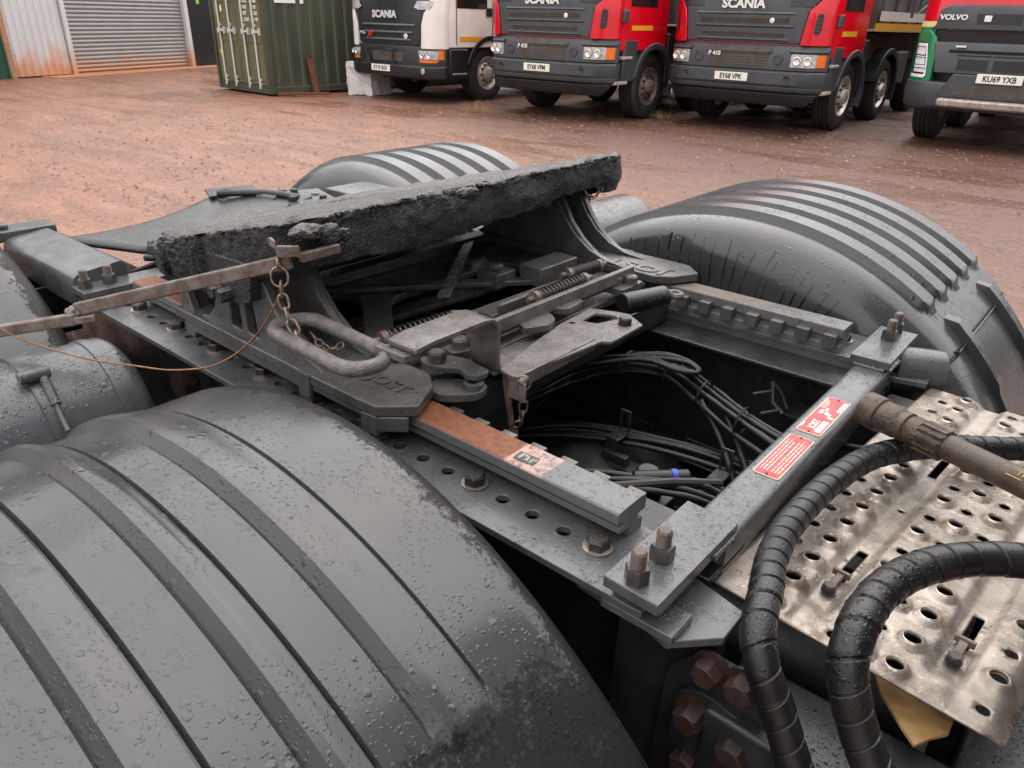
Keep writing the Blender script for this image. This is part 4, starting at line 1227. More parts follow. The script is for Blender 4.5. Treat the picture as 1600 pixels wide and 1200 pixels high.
m.tube([(-.065, .70, -.052), (-.055, .69, -.09), (-.03, .685, -.105)], .005, 8); m.tube([(-.065, .70, -.052), (-.045, .705, -.075), (-.028, .70, -.10)], .004, 8)
m.tube([(-.06, .695, -.070), (-.085, .66, -.072)], .0035, 8); m.tube([(-.035, .69, -.10), (-.06, .65, -.102)], .0042, 8); m.box(-.035, .02, .69, .76, -.112, -.107)
tp('stud_bracket', m, M['dark'])
# valve block with blue collar close to the near rail
m = MB(); m.box(-.15, -.06, .26, .33, -.19, -.125); m.lathe([(.026, 0), (.026, .03), (.018, .05)], (-.10, .30, -.125), 'z', 16); m.tube([(-.11, .27, -.085), (-.045, .335, -.085)], .014, 12); m.tube([(-.17, .20, -.10), (-.10, .25, -.09)], .010, 10); m.tube([(-.12, .22, -.08), (-.05, .29, -.075), (.0, .36, -.09)], .009, 10)
vb = tp('valve_block', m, M['conduit'], bevel=.003)
m = MB(); m.tube([(-.066, .314, -.085), (-.060, .320, -.085)], .0155, 14); obj('blue_collar', m, M['bluetie'], vb)
for i in range(4): cable([(-.26, .16 + .012 * i, -.10), (-.17, .20 + .014 * i, -.085), (-.08, .25 + .016 * i, -.08), (.0, .30 + .018 * i, -.09), (.08, .36, -.14)], .0055, .006)
m = MB(); m.lathe([(.0001, .045), (.05, .042), (.085, .03), (.10, 0), (.10, -.2)], (-.25, .42, -.27), 'z', 28); m.prism([(-.285, -.24), (-.215, -.24), (-.222, -.175), (-.275, -.175)], .44, .455, 'y')
tp('spring_brake', m, M['dark'], bevel=.002)
m = MB(); m.lathe([(.06, -2.6), (.06, 0.8)], (0, YC, -.42), 'x', 16); m.lathe([(.05, -.25), (.2, -.12), (.24, 0), (.2, .14), (.05, .25)], (-.31, YC, -.42), 'x', 20)
tp('drive_shaft', m, M['dark'])
m = MB()
for x in (-1.05, -.62): m.box(x, x + .012, .076, .79, -.30, -.04)
m.box(.36, .372, .076, .79, -.32, -.15)
m.box(-1.6, 1.2, .02, .85, -.70, -.64)  # added belly sheet blocks out the bright ground so the gaps stay black
tp('crossmember_and_blackout', m, M['dark'])
m = MB(); m.box(-1.9, 1.2, .76, .84, -.72, -.312); tp('side_blackout', m, M['dark'])  # dark blocks added on both sides to hide bright ground below the rails
m = MB(); m.box(-1.9, 1.2, .03, .11, -.72, -.312); tp('side_blackout', m, M['dark'])
m = MB(); m.box(-.46, -.39, .17, .30, -.13, -.02)
tp('gear_valve', m, M['dark'], bevel=.008)

# far side: pipe stub and packing block behind the cross beam
m = MB(); m.tube([(.10, 2 * YC - .01, -.02), (.175, 2 * YC + .035, -.025)], .042, 24); tp('pipe_stub', m, M['frame'], smooth=40)
m = MB(); m.box(.12, .19, .755, .80, -.10, -.05); tp('packing_block', m, M['frame'], bevel=.003)

M['shield'] = wet('dull_black_plastic', (.030, .033, .032), (.020, .022, .021), (.3, .5), bead=.4, beadscale=120, bead_share=.3, grain=(200, .0006), dirt=((.06, .055, .048), 9, .55))
# rear of the frame: guide ramp, shields and brackets
m = MB()
prof = round_poly([(-.062, -.02), (-.062, .05), (.055, .062), (.062, -.02)], [.002, .03, .015, .002], 6)
m.prism(prof, -1.72, -1.318, 'x')
tp('guide_ramp', m, M['frame'], label='rounded guide ramp at the rear end of the near rail')
m = MB(); m.box(-1.80, -1.725, -.075, .07, .04, .066); m.lathe([(.014, 0), (.014, .012), (.0001, .013)], (-1.76, -.04, .066), 'z', 6); tp('ramp_cap', m, M['frame'], bevel=.004)
m = MB()
vs = []; fs = []
ux, vy = 14, 10
for i in range(ux + 1):
    for j in range(vy + 1):
        a, b = i / ux, j / vy
        x = -1.66 + .24 * a - .10 * b + .02 * math.sin(b * 3); y = .045 + .10 * a * (1 - b) + b * (.50 + .16 * a)
        z = .045 + .028 * b + .012 * math.sin(a * math.pi) * b - .018 * math.sin(b * math.pi) * (1 - a * .3)
        vs.append((x, y, z))
for i in range(ux):
    for j in range(vy): fs.append((i * (vy + 1) + j, (i + 1) * (vy + 1) + j, (i + 1) * (vy + 1) + j + 1, i * (vy + 1) + j + 1))
m.add(vs, fs); o = tp('rear_shield', m, M['shield'], label='curved plastic shield behind the coupling'); so = o.modifiers.new('s', 'SOLIDIFY'); so.thickness = .012
m = MB(); m.box(-1.72, -1.66, .50, .62, .055, .07); m.tube([(-1.62, .585, .075), (-1.56, .61, .07)], .012, 10)
m.box(-1.62, -1.40, .64, .78, .05, .062); m.lathe([(.014, 0), (.014, .012)], (-1.66, .70, .062), 'z', 6); m.lathe([(.014, 0), (.014, .012)], (-1.55, .74, .062), 'z', 6)
m.box(-1.58, -1.40, .80, .96, .03, .075)
tp('rear_bracket', m, M['frame'], bevel=.004)
m = MB(); m.box(-1.62, -1.51, -.085, .0, -.12, -.022); 
m2 = MB(); m2.prism([(-1.62, -.085), (-1.505, -.085), (-1.505, .0), (-1.62, .0)], -.14, -.02, 'z', 0, [[(-1.613, -.078), (-1.512, -.078), (-1.512, -.007), (-1.613, -.007)]])
tp('box_bracket', m2, M['rail'], bevel=.001)
cable([(-1.42, .16, .03), (-1.36, .20, .055), (-1.27, .22, .05), (-1.18, .24, .03), (-1.1, .27, 0)], .011, .003, False)
cable([(-1.36, .12, .04), (-1.27, .17, .045), (-1.15, .20, .03)], .008, .003, False)
# brown clips and dark fittings under the near plate
for x in (-.75, -.68, -.60, -1.0):
    m = MB(); m.lathe([(.03, 0), (.03, .03), (.015, .04)], (x, -.02, -.12), 'y', 10); tp('pipe_clip', m, M['rustbolt'])
m = MB(); m.tube([(-.62, -.08, -.10), (-.60, -.02, -.12)], .022, 12); tp('hose_union', m, M['conduit'])
m = MB(); m.tube([(-.56, -.06, -.13), (-.56, 0, -.13)], .03, 14); tp('hose_union', m, M['conduit'])
m = MB(); m.prism([(-.80, -.06), (-.775, -.06), (-.76, -.10), (-.785, -.10)], -.052, -.05, 'z'); tp('paper_tag', m, M['cream'])

# CAB of the tractor: its back wall stands just ahead of the tread plate, unseen right of the view, added for its shade on the foreground
m = MB()
m.prism(round_poly([(-.79, -.10), (1.656, -.10), (1.656, 2.55), (1.40, 2.72), (-.54, 2.72), (-.79, 2.55)], .06, 4), 1.08, 3.0, 'x')
cabo = tp('cab', m, wet('dark_cab_paint', (.035, .037, .042), (.03, .031, .035), (.25, .4), bead=0, grain=None, cs=3), bevel=.03, label='back wall of its own cab')
for y in (-.35, .433, 1.2):
    m = MB(); m.box(1.055, 1.078, y - .03, y + .03, .0, 2.4); obj('cab_rib', m, M['rail'], cabo, bevel=.006)

# lines, bars and chambers seen through the windows of the sliding carriage
m = MB(); m.lathe([(.02, -.02), (.06, 0), (.075, .02), (.078, .10), (.07, .13), (.03, .14)], (-.86, .47, -.15), 'z', 26); tp('brake_chamber', m, M['tank'])
m = MB(); m.lathe([(.02, -.02), (.06, 0), (.07, .02), (.07, .09), (.03, .10)], (-.70, .27, -.16), 'z', 26); tp('brake_chamber', m, M['rail'])
for i in range(5): cable([(-1.0, .18 + .05 * i, -.06), (-.88, .25 + .06 * i, -.03 + .01 * (i % 2)), (-.74, .34 + .05 * i, -.02), (-.60, .36 + .06 * i, -.03), (-.46, .42 + .05 * i, -.05)], .007, .02, i % 2 == 0)
m = MB(); bar(m, (-.90, .16, .060), (-.56, .60, .060), .03, .012); bar(m, (-.88, .72, .066), (-.62, .36, .068), .026, .010); fp('tie_bar', m, M['cast'], bevel=.003)
m = MB(); bar(m, (-.80, .12, -.01), (-.74, .74, -.01), .05, .012); fp('flat_bar', m, M['steel'], bevel=.002)
m = MB(); m.tube([(-.93, .14, .02), (-.84, .33, .03), (-.83, .36, .02)], .0045, 8); fp('brake_pipe', m, M['copper'])
m = MB(); m.box(-.66, -.60, .50, .56, .052, .085); m.lathe([(.016, 0), (.016, .012), (.0001, .013)], (-.63, .53, .085), 'z', 6); fp('catch_block', m, M['cast'], bevel=.003)
m = MB(); bar(m, (-.52, .12, .066), (-.505, .70, .066), .014, .016); fp('guide_bar', m, M['steel'], bevel=.002)
m = MB(); bar(m, (-.425, .26, .070), (-.42, .62, .070), .022, .008); fp('guide_blade', m, M['steel'], bevel=.002)
m = MB(); m.prism(round_poly([(-.44, .44), (-.41, .42), (-.375, .44), (-.38, .50), (-.43, .50)], .008, 3), .074, .086, 'z'); fp('lock_cam', m, M['cast'], bevel=.002)

# odds and ends behind the shield at the rear of the frame: rear lamp bracket, strap, studs
m = MB(); m.prism([(-1.66, .66), (-1.46, .60), (-1.42, .74), (-1.62, .80)], .060, .068, 'z'); tp('rear_bracket', m, M['tank'], bevel=.002)
m = MB(); m.prism([(-1.80, .52), (-1.70, .48), (-1.66, .62), (-1.76, .66)], .070, .078, 'z'); tp('rear_bracket', m, M['rail'], bevel=.002)
m = MB(); m.tube([(-1.69, .50, .085), (-1.60, .60, .085), (-1.52, .66, .075)], .010, 10, smooth=4); tp('rear_pipe', m, M['rail'])
for (x, y) in ((-1.60, .70), (-1.52, .64), (-1.47, .71), (-1.74, .56)): link('bolt', BOLT_S, TR, (x - RX, y - RY, GZ + .07), (0, 0, .4))
for i in range(4): cable([(-1.40, .10 + .02 * i, .0), (-1.33, .16 + .02 * i, .03), (-1.22, .20 + .02 * i, .035 - .01 * i), (-1.08, .22 + .03 * i, .01), (-.97, .22 + .03 * i, -.05)], .007, .008, False)
# ------------------------------------------------------------------ the yard
def ground_mat():
    m, t, b = newmat('wet_red_hardcore')
    g = N(t); p = g.pos()
    st = g.n('ShaderNodeMapping'); st.inputs['Scale'].default_value = (.55, 1.5, 1); st.inputs['Rotation'].default_value = (0, 0, R(38)); t.links.new(p, st.inputs['Vector'])
    big = g.noise(.35, 5, .6, st.outputs[0])
    mid = g.noise(2.2, 6, .65, st.outputs[0], .4)
    fine = g.noise(55, 5, .7, p)
    peb = g.voro(42, p)
    sepc = g.n('ShaderNodeSeparateColor'); t.links.new(peb.outputs['Color'], sepc.inputs[0])
    c = g.mix(g.sm(mid, .38, .62), (.262, .118, .071), (.185, .082, .049))
    s = g.n('ShaderNodeSeparateXYZ'); t.links.new(p, s.inputs[0])
    # darker, browner ground towards the lorries
    far = g.sm(g.math('ADD', g.math('ADD', s.outputs[1], g.math('MULTIPLY', s.outputs[0], .45)), g.math('MULTIPLY', g.math('SUBTRACT', mid, .5), 3.0)), 2.6, 6.2)
    c = g.mix(far, c, g.mix(fine, (.140, .070, .047), (.078, .042, .030)))
    tr = g.n('ShaderNodeMapping'); tr.inputs['Scale'].default_value = (.10, 3.2, 1); tr.inputs['Rotation'].default_value = (0, 0, R(-24)); t.links.new(p, tr.inputs['Vector'])
    track = g.noise(1.0, 4, .65, tr.outputs[0])
    c = g.mix(g.math('MULTIPLY', g.sm(big, .50, .66), .4), c, (.12, .056, .038))
    c = g.mix(g.math('MULTIPLY', g.sm(track, .52, .66), .5), c, (.095, .044, .030))
    c = g.mix(g.math('MULTIPLY', g.sm(fine, .45, .75), .5), c, (.32, .165, .11))
    c = g.mix(g.math('MULTIPLY', g.sm(sepc.outputs[0], .80, .95), .5), c, (.24, .15, .12))
    c = g.mix(g.math('MULTIPLY', g.sm(sepc.outputs[1], .80, .95), .6), c, (.05, .026, .02))
    g.put(b.inputs['Base Color'], c)
    wetm = g.sm(g.noise(.7, 4, .6, st.outputs[0]), .47, .60)
    ro = g.math('SUBTRACT', .50, g.math('MULTIPLY', wetm, .24))
    g.put(b.inputs['Roughness'], ro)
    h = g.math('ADD', g.math('MULTIPLY', fine, .6), g.math('ADD', g.math('MULTIPLY', g.math('SUBTRACT', 1.0, peb.outputs['Distance']), .5), g.math('MULTIPLY', mid, 2.0)))
    h = g.math('MULTIPLY', h, g.math('SUBTRACT', 1.0, g.math('MULTIPLY', wetm, .55)))
    b.inputs['Specular IOR Level'].default_value = .5
    t.links.new(g.bump(h, .018, 1.0), b.inputs['Normal'])
    return m
M['ground'] = ground_mat()
m = MB(); n = 60; vs = []; fs = []
xs = [-120, -60, -40] + [-30 + i * .5 for i in range(73)] + [10, 20, 60, 120]
ys = [-120, -60, -20, -8] + [-4 + i * .5 for i in range(51)] + [26, 40, 80, 140]
for x in xs:
    for y in ys:
        z = .03 * noise.fractal(Vector((x * .25, y * .25, 2)), 1, 2, 3) if (-30 < x < 6 and 2 < y < 21) else 0
        z *= max(0, min(1, (abs(x + 12) > 0) * 1)); z = min(z, 0.012) - .008
        vs.append((x, y, z))
for i in range(len(xs) - 1):
    for j in range(len(ys) - 1):
        fs.append((i * len(ys) + j, (i + 1) * len(ys) + j, (i + 1) * len(ys) + j + 1, i * len(ys) + j + 1))
m.add(vs, fs)
obj('ground', m, M['ground'], smooth=60, kind='structure')

# ---- the workshop with its roller shutter
WX, WY = -19.42, 5.45
wa = math.atan2(10.94 - 5.45, -21.35 + 19.42)
WS = link('workshop_building', None, None, (WX, WY, 0), (0, 0, wa), label='workshop front with grey roller shutter, green door and pale corrugated strip', cat='building')
# local: x along the front (to the right in view), y = into the building (left of direction), front faces -y ... outward is local -y
def wmat(name, c1, c2, stain, z1, rough=.5, metal=0.0):
    m, t, b = newmat(name); g = N(t); p = g.pos()
    s = g.n('ShaderNodeSeparateXYZ'); t.links.new(p, s.inputs[0])
    nz = g.noise(3.0, 5, .65, p)
    hh = g.math('ADD', s.outputs[2], g.math('MULTIPLY', g.math('SUBTRACT', nz, .5), 1.0))
    c = g.mix(g.noise(2, 5, .6, p), c1, c2)
    c = g.mix(g.math('MULTIPLY', g.math('SUBTRACT', 1.0, g.sm(hh, .05, z1)), .85), c, stain)
    g.put(b.inputs['Base Color'], c); b.inputs['Roughness'].default_value = rough; b.inputs['Metallic'].default_value = metal
    return m
M['shutter'] = wmat('shutter_steel', (.30, .29, .28), (.22, .215, .21), (.40, .19, .10), .42, .45, .3)
M['cladding'] = wmat('white_corrugated_sheet', (.58, .57, .57), (.46, .46, .47), (.52, .20, .07), .75, .5)
M['greendoor'] = plain('dark_green_paint', (.006, .055, .032), .5, var=.1)
M['blackpanel'] = plain('black_panel_paint', (.012, .012, .014), .35)
M['kerb'] = wmat('orange_mud', (.42, .20, .10), (.33, .15, .075), (.42, .2, .1), .2, .6)
m = MB(); m.box(-4.5, 0.40, .0, 6, 0, 5.0); o = obj('green_door', m, M['greendoor'], WS)
m = MB()
pts = []
x = .42; k = 0
while x < 1.86:
    for dx, dy in ((0, 0), (.05, 0), (.07, -.03), (.15, -.03), (.17, 0)): pts.append((x + dx, dy))
    x += .19
pts = [p for p in pts if p[0] <= 1.86]
m.prism(pts + [(1.86, .1), (.42, .1)], .02, 5.0, 'z'); obj('corrugated_sheet', m, M['cladding'], WS, smooth=0)
m = MB(); m.box(.28, .40, -.05, .1, 0, 5); obj('door_post', m, plain('weathered_timber', (.32, .17, .10), .7, var=.3), WS)
m = MB(); prof = []
z = .02
while z < 4.6:
    prof += [(-.0, z), (-.022, z + .02), (-.026, z + .045), (-.012, z + .078), (.0, z + .085)]; z += .092
prof = prof + [(.05, z), (.05, .02)]
m.prism([(p[0] + .06, p[1]) for p in prof], 1.98, 5.78, 'x'); 
obj('roller_shutter', m, M['shutter'], WS, smooth=40)
m = MB(); m.box(1.862, 1.978, -.07, .15, 0, 4.8); m.box(5.782, 5.92, -.07, .15, 0, 4.8); m.box(1.862, 5.92, -.2, .2, 4.8, 5.4); obj('shutter_guide', m, M['cladding'], WS)
m = MB(); m.box(1.98, 5.78, -.02, .03, 0, .02); m.box(1.0, 9.0, -.55, -.02, -.02, .006); obj('threshold', m, M['kerb'], WS)
m = MB(); m.box(5.93, 12.5, .0, 6, 0, 5.0); bp_ = obj('black_panel', m, M['blackpanel'], WS)
lettering('OFFICE', .12, .002, plain('faded_green_print', (.12, .35, .05), .6), WS, (6.75, -.01, 1.62), (R(90), 0, 0), name='panel_print') if False else None
m = MB(); m.box(6.35, 6.47, -.012, -.002, 1.60, 1.72); obj('green_sticker', m, plain('green_sticker', (.20, .55, .05), .5), WS)
m = MB(); m.box(-4.5, 12.5, 6.01, 6.2, 0, 5.6); m.box(-4.6, 12.6, -.3, 6.3, 5.45, 5.6); obj('roof', m, M['cladding'], WS)

# ---- green shipping container
CX, CY = -13.12, 8.10
CT = link('shipping_container', None, None, (CX, CY, 0), (0, 0, R(-1.5)), label='olive green shipping container with white lock rods on its doors', cat='container')
M['olive'] = wet('lit_olive_paint', (.135, .128, .062), (.105, .102, .052), (.4, .6), bead=0, grain=(60, .002), cs=2.5, dirt=((.10, .065, .035), 3, .60))  # paler copy of the olive below: light on the doors put into colour
M['olive_unlit'] = wet('unlit_olive_paint', (.058, .064, .040), (.044, .050, .033), (.35, .55), bead=0, grain=(60, .002), cs=2.5)
CWI, CL, CHH = 1.96, 6.0, 2.45
m = MB()
for (x0, x1) in ((-CWI, -CWI + .09), (-.09, 0)): m.box(x0, x1, 0, .12, .02, CHH)
m.box(-CWI + .09, -.09, .01, .11, .02, .16); m.box(-CWI + .09, -.09, .01, .11, CHH - .14, CHH)
m.box(-CWI, -CWI + .09, CL - .12, CL, .02, CHH); m.box(-.09, 0, CL - .12, CL, .02, CHH)
m.box(-.07, -.005, .121, CL - .121, .03, .15); m.box(-.07, -.005, .121, CL - .121, CHH - .08, CHH); m.box(-CWI + .005, -CWI + .07, .121, CL - .121, .03, .15)
obj('corner_frame', m, M['olive_unlit'], CT, bevel=.008)
m = MB(); pts = []; y = .125; 
while y < CL - .3:
    for dy, dx in ((0, -.045), (.07, -.045), (.105, -.01), (.175, -.01), (.21, -.045)): pts.append((dx, y + dy))
    y += .28
pts.append((-.045, CL - .125))
m.prism(pts + [(-.06, CL - .125), (-.06, .125)], .151, CHH - .081, 'z'); m.box(-CWI + .02, -CWI + .03, .125, CL - .125, .151, CHH - .09); m.box(-CWI + .03, -.08, CL - .06, CL - .05, .05, CHH - .05); m.box(-CWI + .03, -.08, .12, CL - .07, CHH - .06, CHH - .04)
obj('corrugated_side', m, M['olive_unlit'], CT, smooth=0)
GAL = plain('white_galvanised_rod', (.52, .52, .50), .4, var=.1)
WHT = plain('white_stencil', (.68, .67, .62), .6, var=.1)
for i, (x0, x1) in enumerate(((-CWI + .095, -CWI / 2 - .006), (-CWI / 2 + .006, -.095))):
    m = MB(); m.box(x0, x1, .03, .08, .17, CHH - .15)
    for z0, z1 in ((.24, .78), (.92, 1.50), (1.62, 2.22)): m.box(x0 + .06, x1 - .06, .018, .0295, z0, z1)
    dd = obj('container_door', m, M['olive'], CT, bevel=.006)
    for fx in (.28, .72):
        xx = x0 + (x1 - x0) * fx
        m = MB(); m.tube([(xx, -.012, .10), (xx, -.012, CHH - .1)], .019, 10)
        for zz in (.16, .24, 1.2, CHH - .25): m.box(xx - .035, xx + .035, -.002, .0175, zz, zz + .05)
        obj('lock_rod', m, GAL, dd)
        m = MB(); m.box(xx - .02, xx + .20, -.035, -.02, 1.10, 1.135); m.box(xx - .05, xx + .02, -.04, .01, 1.07, 1.16); m.box(xx + .15, xx + .19, -.03, .017, 1.06, 1.18); obj('lock_handle', m, GAL, dd)
lines = ['MAX.GR. 30480 KG', 'TARE      2180 KG', 'NET      28300 KG', 'CU.CAP.    33.2 M']
for k, (a_, b_) in enumerate((('MAX.G.', '20 480'), ('TARE', '1 950'), ('NET', '18 530'), ('CU.CAP.', '10.9 M'))):
    lettering(a_, .085, .001, WHT, CT, (-.66, .0165, 1.64 - .105 * k), (R(90), 0, 0), name='stencil_lettering', bold=.003)
    lettering(b_, .085, .001, WHT, CT, (-.33, .0165, 1.64 - .105 * k), (R(90), 0, 0), name='stencil_lettering', bold=.003)
m = MB(); m.prism([(-1.78, .76), (-1.62, .76), (-1.70, .62)], .014, .0172, 'y'); obj('warning_triangle', m, plain('warning_yellow', (.80, .55, .01), .5), CT)
m = MB(); m.box(-1.76, -1.62, .014, .0172, 1.38, 1.58); obj('data_plate', m, plain('dull_plate', (.20, .19, .16), .5), CT)
m = MB(); m.box(-1.56, -1.49, .014, .0172, 1.45, 1.56); obj('white_tag', m, WHT, CT)
m = MB(); m.box(-.009, -.004, .28, .74, 1.62, 2.3); m.box(-.009, -.004, .84, .92, 1.62, 2.3); obj('white_notice', m, WHT, CT)
m = MB(); m.box(-.06, .06, -.02, .02, 0, .62); m.box(-.062, -.02, -.02, .02, .62, .66)
obj('rusty_beam', m, M['rust'], None, (-12.96, 9.05, .02), (R(-3), R(-7), R(70)), label='rusty steel plank leaning against the green container', cat='plank', bevel=.006)
m = MB(); m.box(-.5, .5, -.035, .035, 0, .05); obj('rusty_bar', m, M['rust'], None, (-12.79, 8.62, .012), (0, 0, R(62)), label='rusty bar lying on the ground beside the container', cat='bar', bevel=.006)

# small wrapped block beside the container
M['wrap'] = plain('pale_plastic_wrap', (.58, .56, .54), .3, var=.15)
bm = bmesh.new(); bmesh.ops.create_cube(bm, size=1); bmesh.ops.subdivide_edges(bm, edges=bm.edges, cuts=7, use_grid_fill=True)
for v in bm.verts: v.co = Vector((v.co.x * .62, v.co.y * .6, v.co.z * .60)) + Vector((1, 1, 1)) * .03 * noise.fractal(v.co * 4, 1, 2, 4)
me = bpy.data.meshes.new('wrapped_block'); bm.to_mesh(me); bm.free(); me.materials.append(M['wrap'])
link('wrapped_block', me, None, (-12.35, 9.9, .30), (0, 0, .2), label='pale plastic wrapped block between the container and the white lorry', cat='block')

# weeds and fallen leaves
def tuft(x, y, s, seed, label):
    r_ = random.Random(seed); m = MB()
    for i in range(70):
        a = r_.uniform(0, 6.28); d = r_.uniform(0, .16) * s; h = r_.uniform(.04, .16) * s; lean = r_.uniform(.02, .12) * s
        bx, by = d * math.cos(a), d * math.sin(a); w_ = .006
        px, py = -math.sin(a) * w_, math.cos(a) * w_
        m.add([(bx - px, by - py, 0), (bx + px, by + py, 0), (bx + lean * math.cos(a), by + lean * math.sin(a), h)], [(0, 1, 2)])
    return obj('grass_tuft', m, M['straw'], None, (x, y, 0), label=label, cat='grass tuft', smooth=0)
M['straw'] = plain('dead_grass', (.30, .19, .07), .8, var=.3)
tuft(-8.82, 9.32, 1.5, 1, 'dry grass tuft before the gap beside the white lorry')
tuft(-6.22, 11.1, 1.1, 2, 'low dry weed tuft between the two red lorries')
m = MB(); r_ = random.Random(5)
for i in range(420):
    x = r_.uniform(-11, -1); y = r_.gauss(9.0, 1.2) + (x + 6) * .25
    s = r_.uniform(.012, .03); a = r_.uniform(0, 6.28); c, d = math.cos(a) * s, math.sin(a) * s
    z = .022
    m.add([(x - c, y - d, z), (x + d * .6, y - c * .6, z + .008), (x + c, y + d, z), (x - d * .6, y + c * .6, z + .006)], [(0, 1, 2, 3)])
obj('fallen_leaves', m, plain('yellow_leaf', (.42, .25, .10), .7, var=.4), None, kind='stuff', label='small yellow leaves and grit scattered on the yard', smooth=0)

# made-up bank, added to block the bright sky behind the lorries
m = MB(); vs = []; fs = []; nx = 60
for i in range(nx + 1):
    x = -32 + i * .9
    for j, (y, z) in enumerate(((19.2, -.05), (20.0, .9), (21.2, 2.2), (22.6, 3.0), (26, 3.2), (30, -.1))):
        k = noise.fractal(Vector((x * .3, y * .3, 4)), 1, 2, 4)
        vs.append((x, y + .5 * k, z + (.5 * k if z > 0 else 0)))
for i in range(nx):
    for j in range(5): fs.append((i * 6 + j, (i + 1) * 6 + j, (i + 1) * 6 + j + 1, i * 6 + j + 1))
m.add(vs, fs); obj('backdrop_bank', m, wet('backdrop_brown', (.05, .034, .024), (.022, .02, .012), (.7, .9), bead=0, grain=(14, .03), cs=2), smooth=60, kind='structure')

# loose stones over the yard
m = MB(); r_ = random.Random(9)
for i in range(9000):
    d_ = 2.2 + 12 * r_.random() ** .8; a = R(r_.uniform(92, 175)); x = .3 + d_ * math.cos(a); y = -.6 + d_ * math.sin(a)
    if not (-20 < x < 1.5 and 2.0 < y < 13): continue
    s = .006 + .016 * r_.random() ** 3; q = [s * r_.uniform(.6, 1.3) for _ in range(6)]; z = .0
    vs = [(x + q[0], y, z), (x, y + q[1], z), (x - q[2], y, z), (x, y - q[3], z), (x + r_.uniform(-.3, .3) * s, y + r_.uniform(-.3, .3) * s, z + s * r_.uniform(.4, 1.0))]
    m.add(vs, [(0, 1, 4), (1, 2, 4), (2, 3, 4), (3, 0, 4)])
obj('gravel', m, wet('loose_stones', (.20, .11, .08), (.09, .05, .04), (.3, .6), bead=0, grain=None, cs=30), None, kind='stuff', label='loose red and grey stones on the yard', smooth=0)
# ------------------------------------------------------------------ parked lorries. Local: x to the right in view, y towards their tails, z up, front at y = 0
M['red'] = wet('red_cab_paint', (.60, .003, .014), (.54, .002, .011), (.14, .24), bead=0, grain=None, cs=3, spec=.6)
M['white'] = wet('white_cab_paint', (.74, .70, .65), (.68, .64, .59), (.2, .35), bead=0, grain=None, cs=3)
M['cabgreen'] = wet('green_cab_paint', (.010, .20, .075), (.008, .17, .065), (.16, .28), bead=0, grain=None, cs=3, spec=.6)
M['cabgrey'] = wet('grey_moulded_plastic', (.050, .054, .060), (.040, .043, .048), (.34, .5), bead=0, grain=(300, .0006), cs=5, dirt=((.085, .062, .05), 4, .60))
M['cabblack'] = wet('black_moulded_plastic', (.014, .015, .017), (.018, .018, .02), (.25, .42), bead=0, grain=None, cs=5)
M['mudgrille'] = wet('muddy_slat', (.11, .088, .07), (.075, .06, .05), (.6, .8), bead=0, grain=None, cs=9)
M['meshgrille'] = wet('dirty_grille_mesh', (.075, .062, .05), (.05, .042, .035), (.5, .7), bead=0, grain=(90, .006), cs=8)
M['lens'] = wet('headlight_lens', (.55, .55, .54), (.34, .34, .33), (.05, .16), metal=.35, bead=0, grain=(60, .004), cs=16)
M['amber'] = plain('amber_lens', (.75, .14, .01), .2)
M['chrome'] = plain('silver_letter', (.72, .71, .69), .3, metal=.3)
M['plate'] = plain('number_plate', (.74, .72, .64), .4)
M['black'] = plain('black_print', (.01, .01, .01), .5)
M['glass'] = plain('dark_glass', (.012, .014, .016), .06)
M['stripe'] = plain('yellow_marker', (.75, .36, .02), .4)
M['rimc'] = wet('dusty_wheel_rim', (.26, .23, .20), (.15, .12, .10), (.4, .6), metal=.3, bead=0, grain=(90, .003), cs=12, rust=.42, rs=9)
M['paleplate'] = wet('pale_step', (.42, .36, .32), (.30, .25, .22), (.4, .6), bead=0, grain=None, cs=8)
M['rimw'] = wet('alloy_wheel_rim', (.70, .67, .63), (.48, .44, .40), (.3, .5), metal=.6, bead=0, grain=(90, .002), cs=12, rust=.3, rs=9)
M['body'] = wet('tipper_body_paint', (.13, .13, .13), (.09, .09, .09), (.35, .5), bead=0, grain=None, cs=3, dirt=((.14, .09, .06), 2, .55))
M['alloy'] = wet('brushed_step', (.38, .33, .29), (.26, .22, .19), (.3, .45), metal=.7, bead=0, grain=(120, .002), cs=20)

def bow(x, k=.055):
    """how far the bowed cab front lies behind its middle"""
    a = abs(x); b = k * a * a
    if a > .95: b += .9 * (a - .95) ** 2 * 3.2
    return b
def front_panel(m, zs, off, th, nx=14, mi=0, k=.055):
    """a curved panel; zs = list of (z, x0, x1, extra back-set)"""
    vs = []; fs = []; nr = len(zs)
    for layer in (0, 1):
        for (z, x0, x1, back) in zs:
            for i in range(nx + 1):
                x = x0 + (x1 - x0) * i / nx
                vs.append((x, bow(x, k) - off + back + (th if layer else 0), z))
    w_ = nx + 1; L = nr * w_
    for r_ in range(nr - 1):
        for i in range(nx):
            fs.append((r_ * w_ + i, r_ * w_ + i + 1, (r_ + 1) * w_ + i + 1, (r_ + 1) * w_ + i))
            fs.append((L + r_ * w_ + i, L + (r_ + 1) * w_ + i, L + (r_ + 1) * w_ + i + 1, L + r_ * w_ + i + 1))
        for i in (0, nx):
            a, b = r_ * w_ + i, (r_ + 1) * w_ + i
            fs.append((a, b, L + b, L + a) if i == 0 else (b, a, L + a, L + b))
    for i in range(nx):
        fs.append((i, L + i, L + i + 1, i + 1)); j = (nr - 1) * w_ + i; fs.append((j, j + 1, L + j + 1, L + j))
    return m.add(vs, fs, mi)

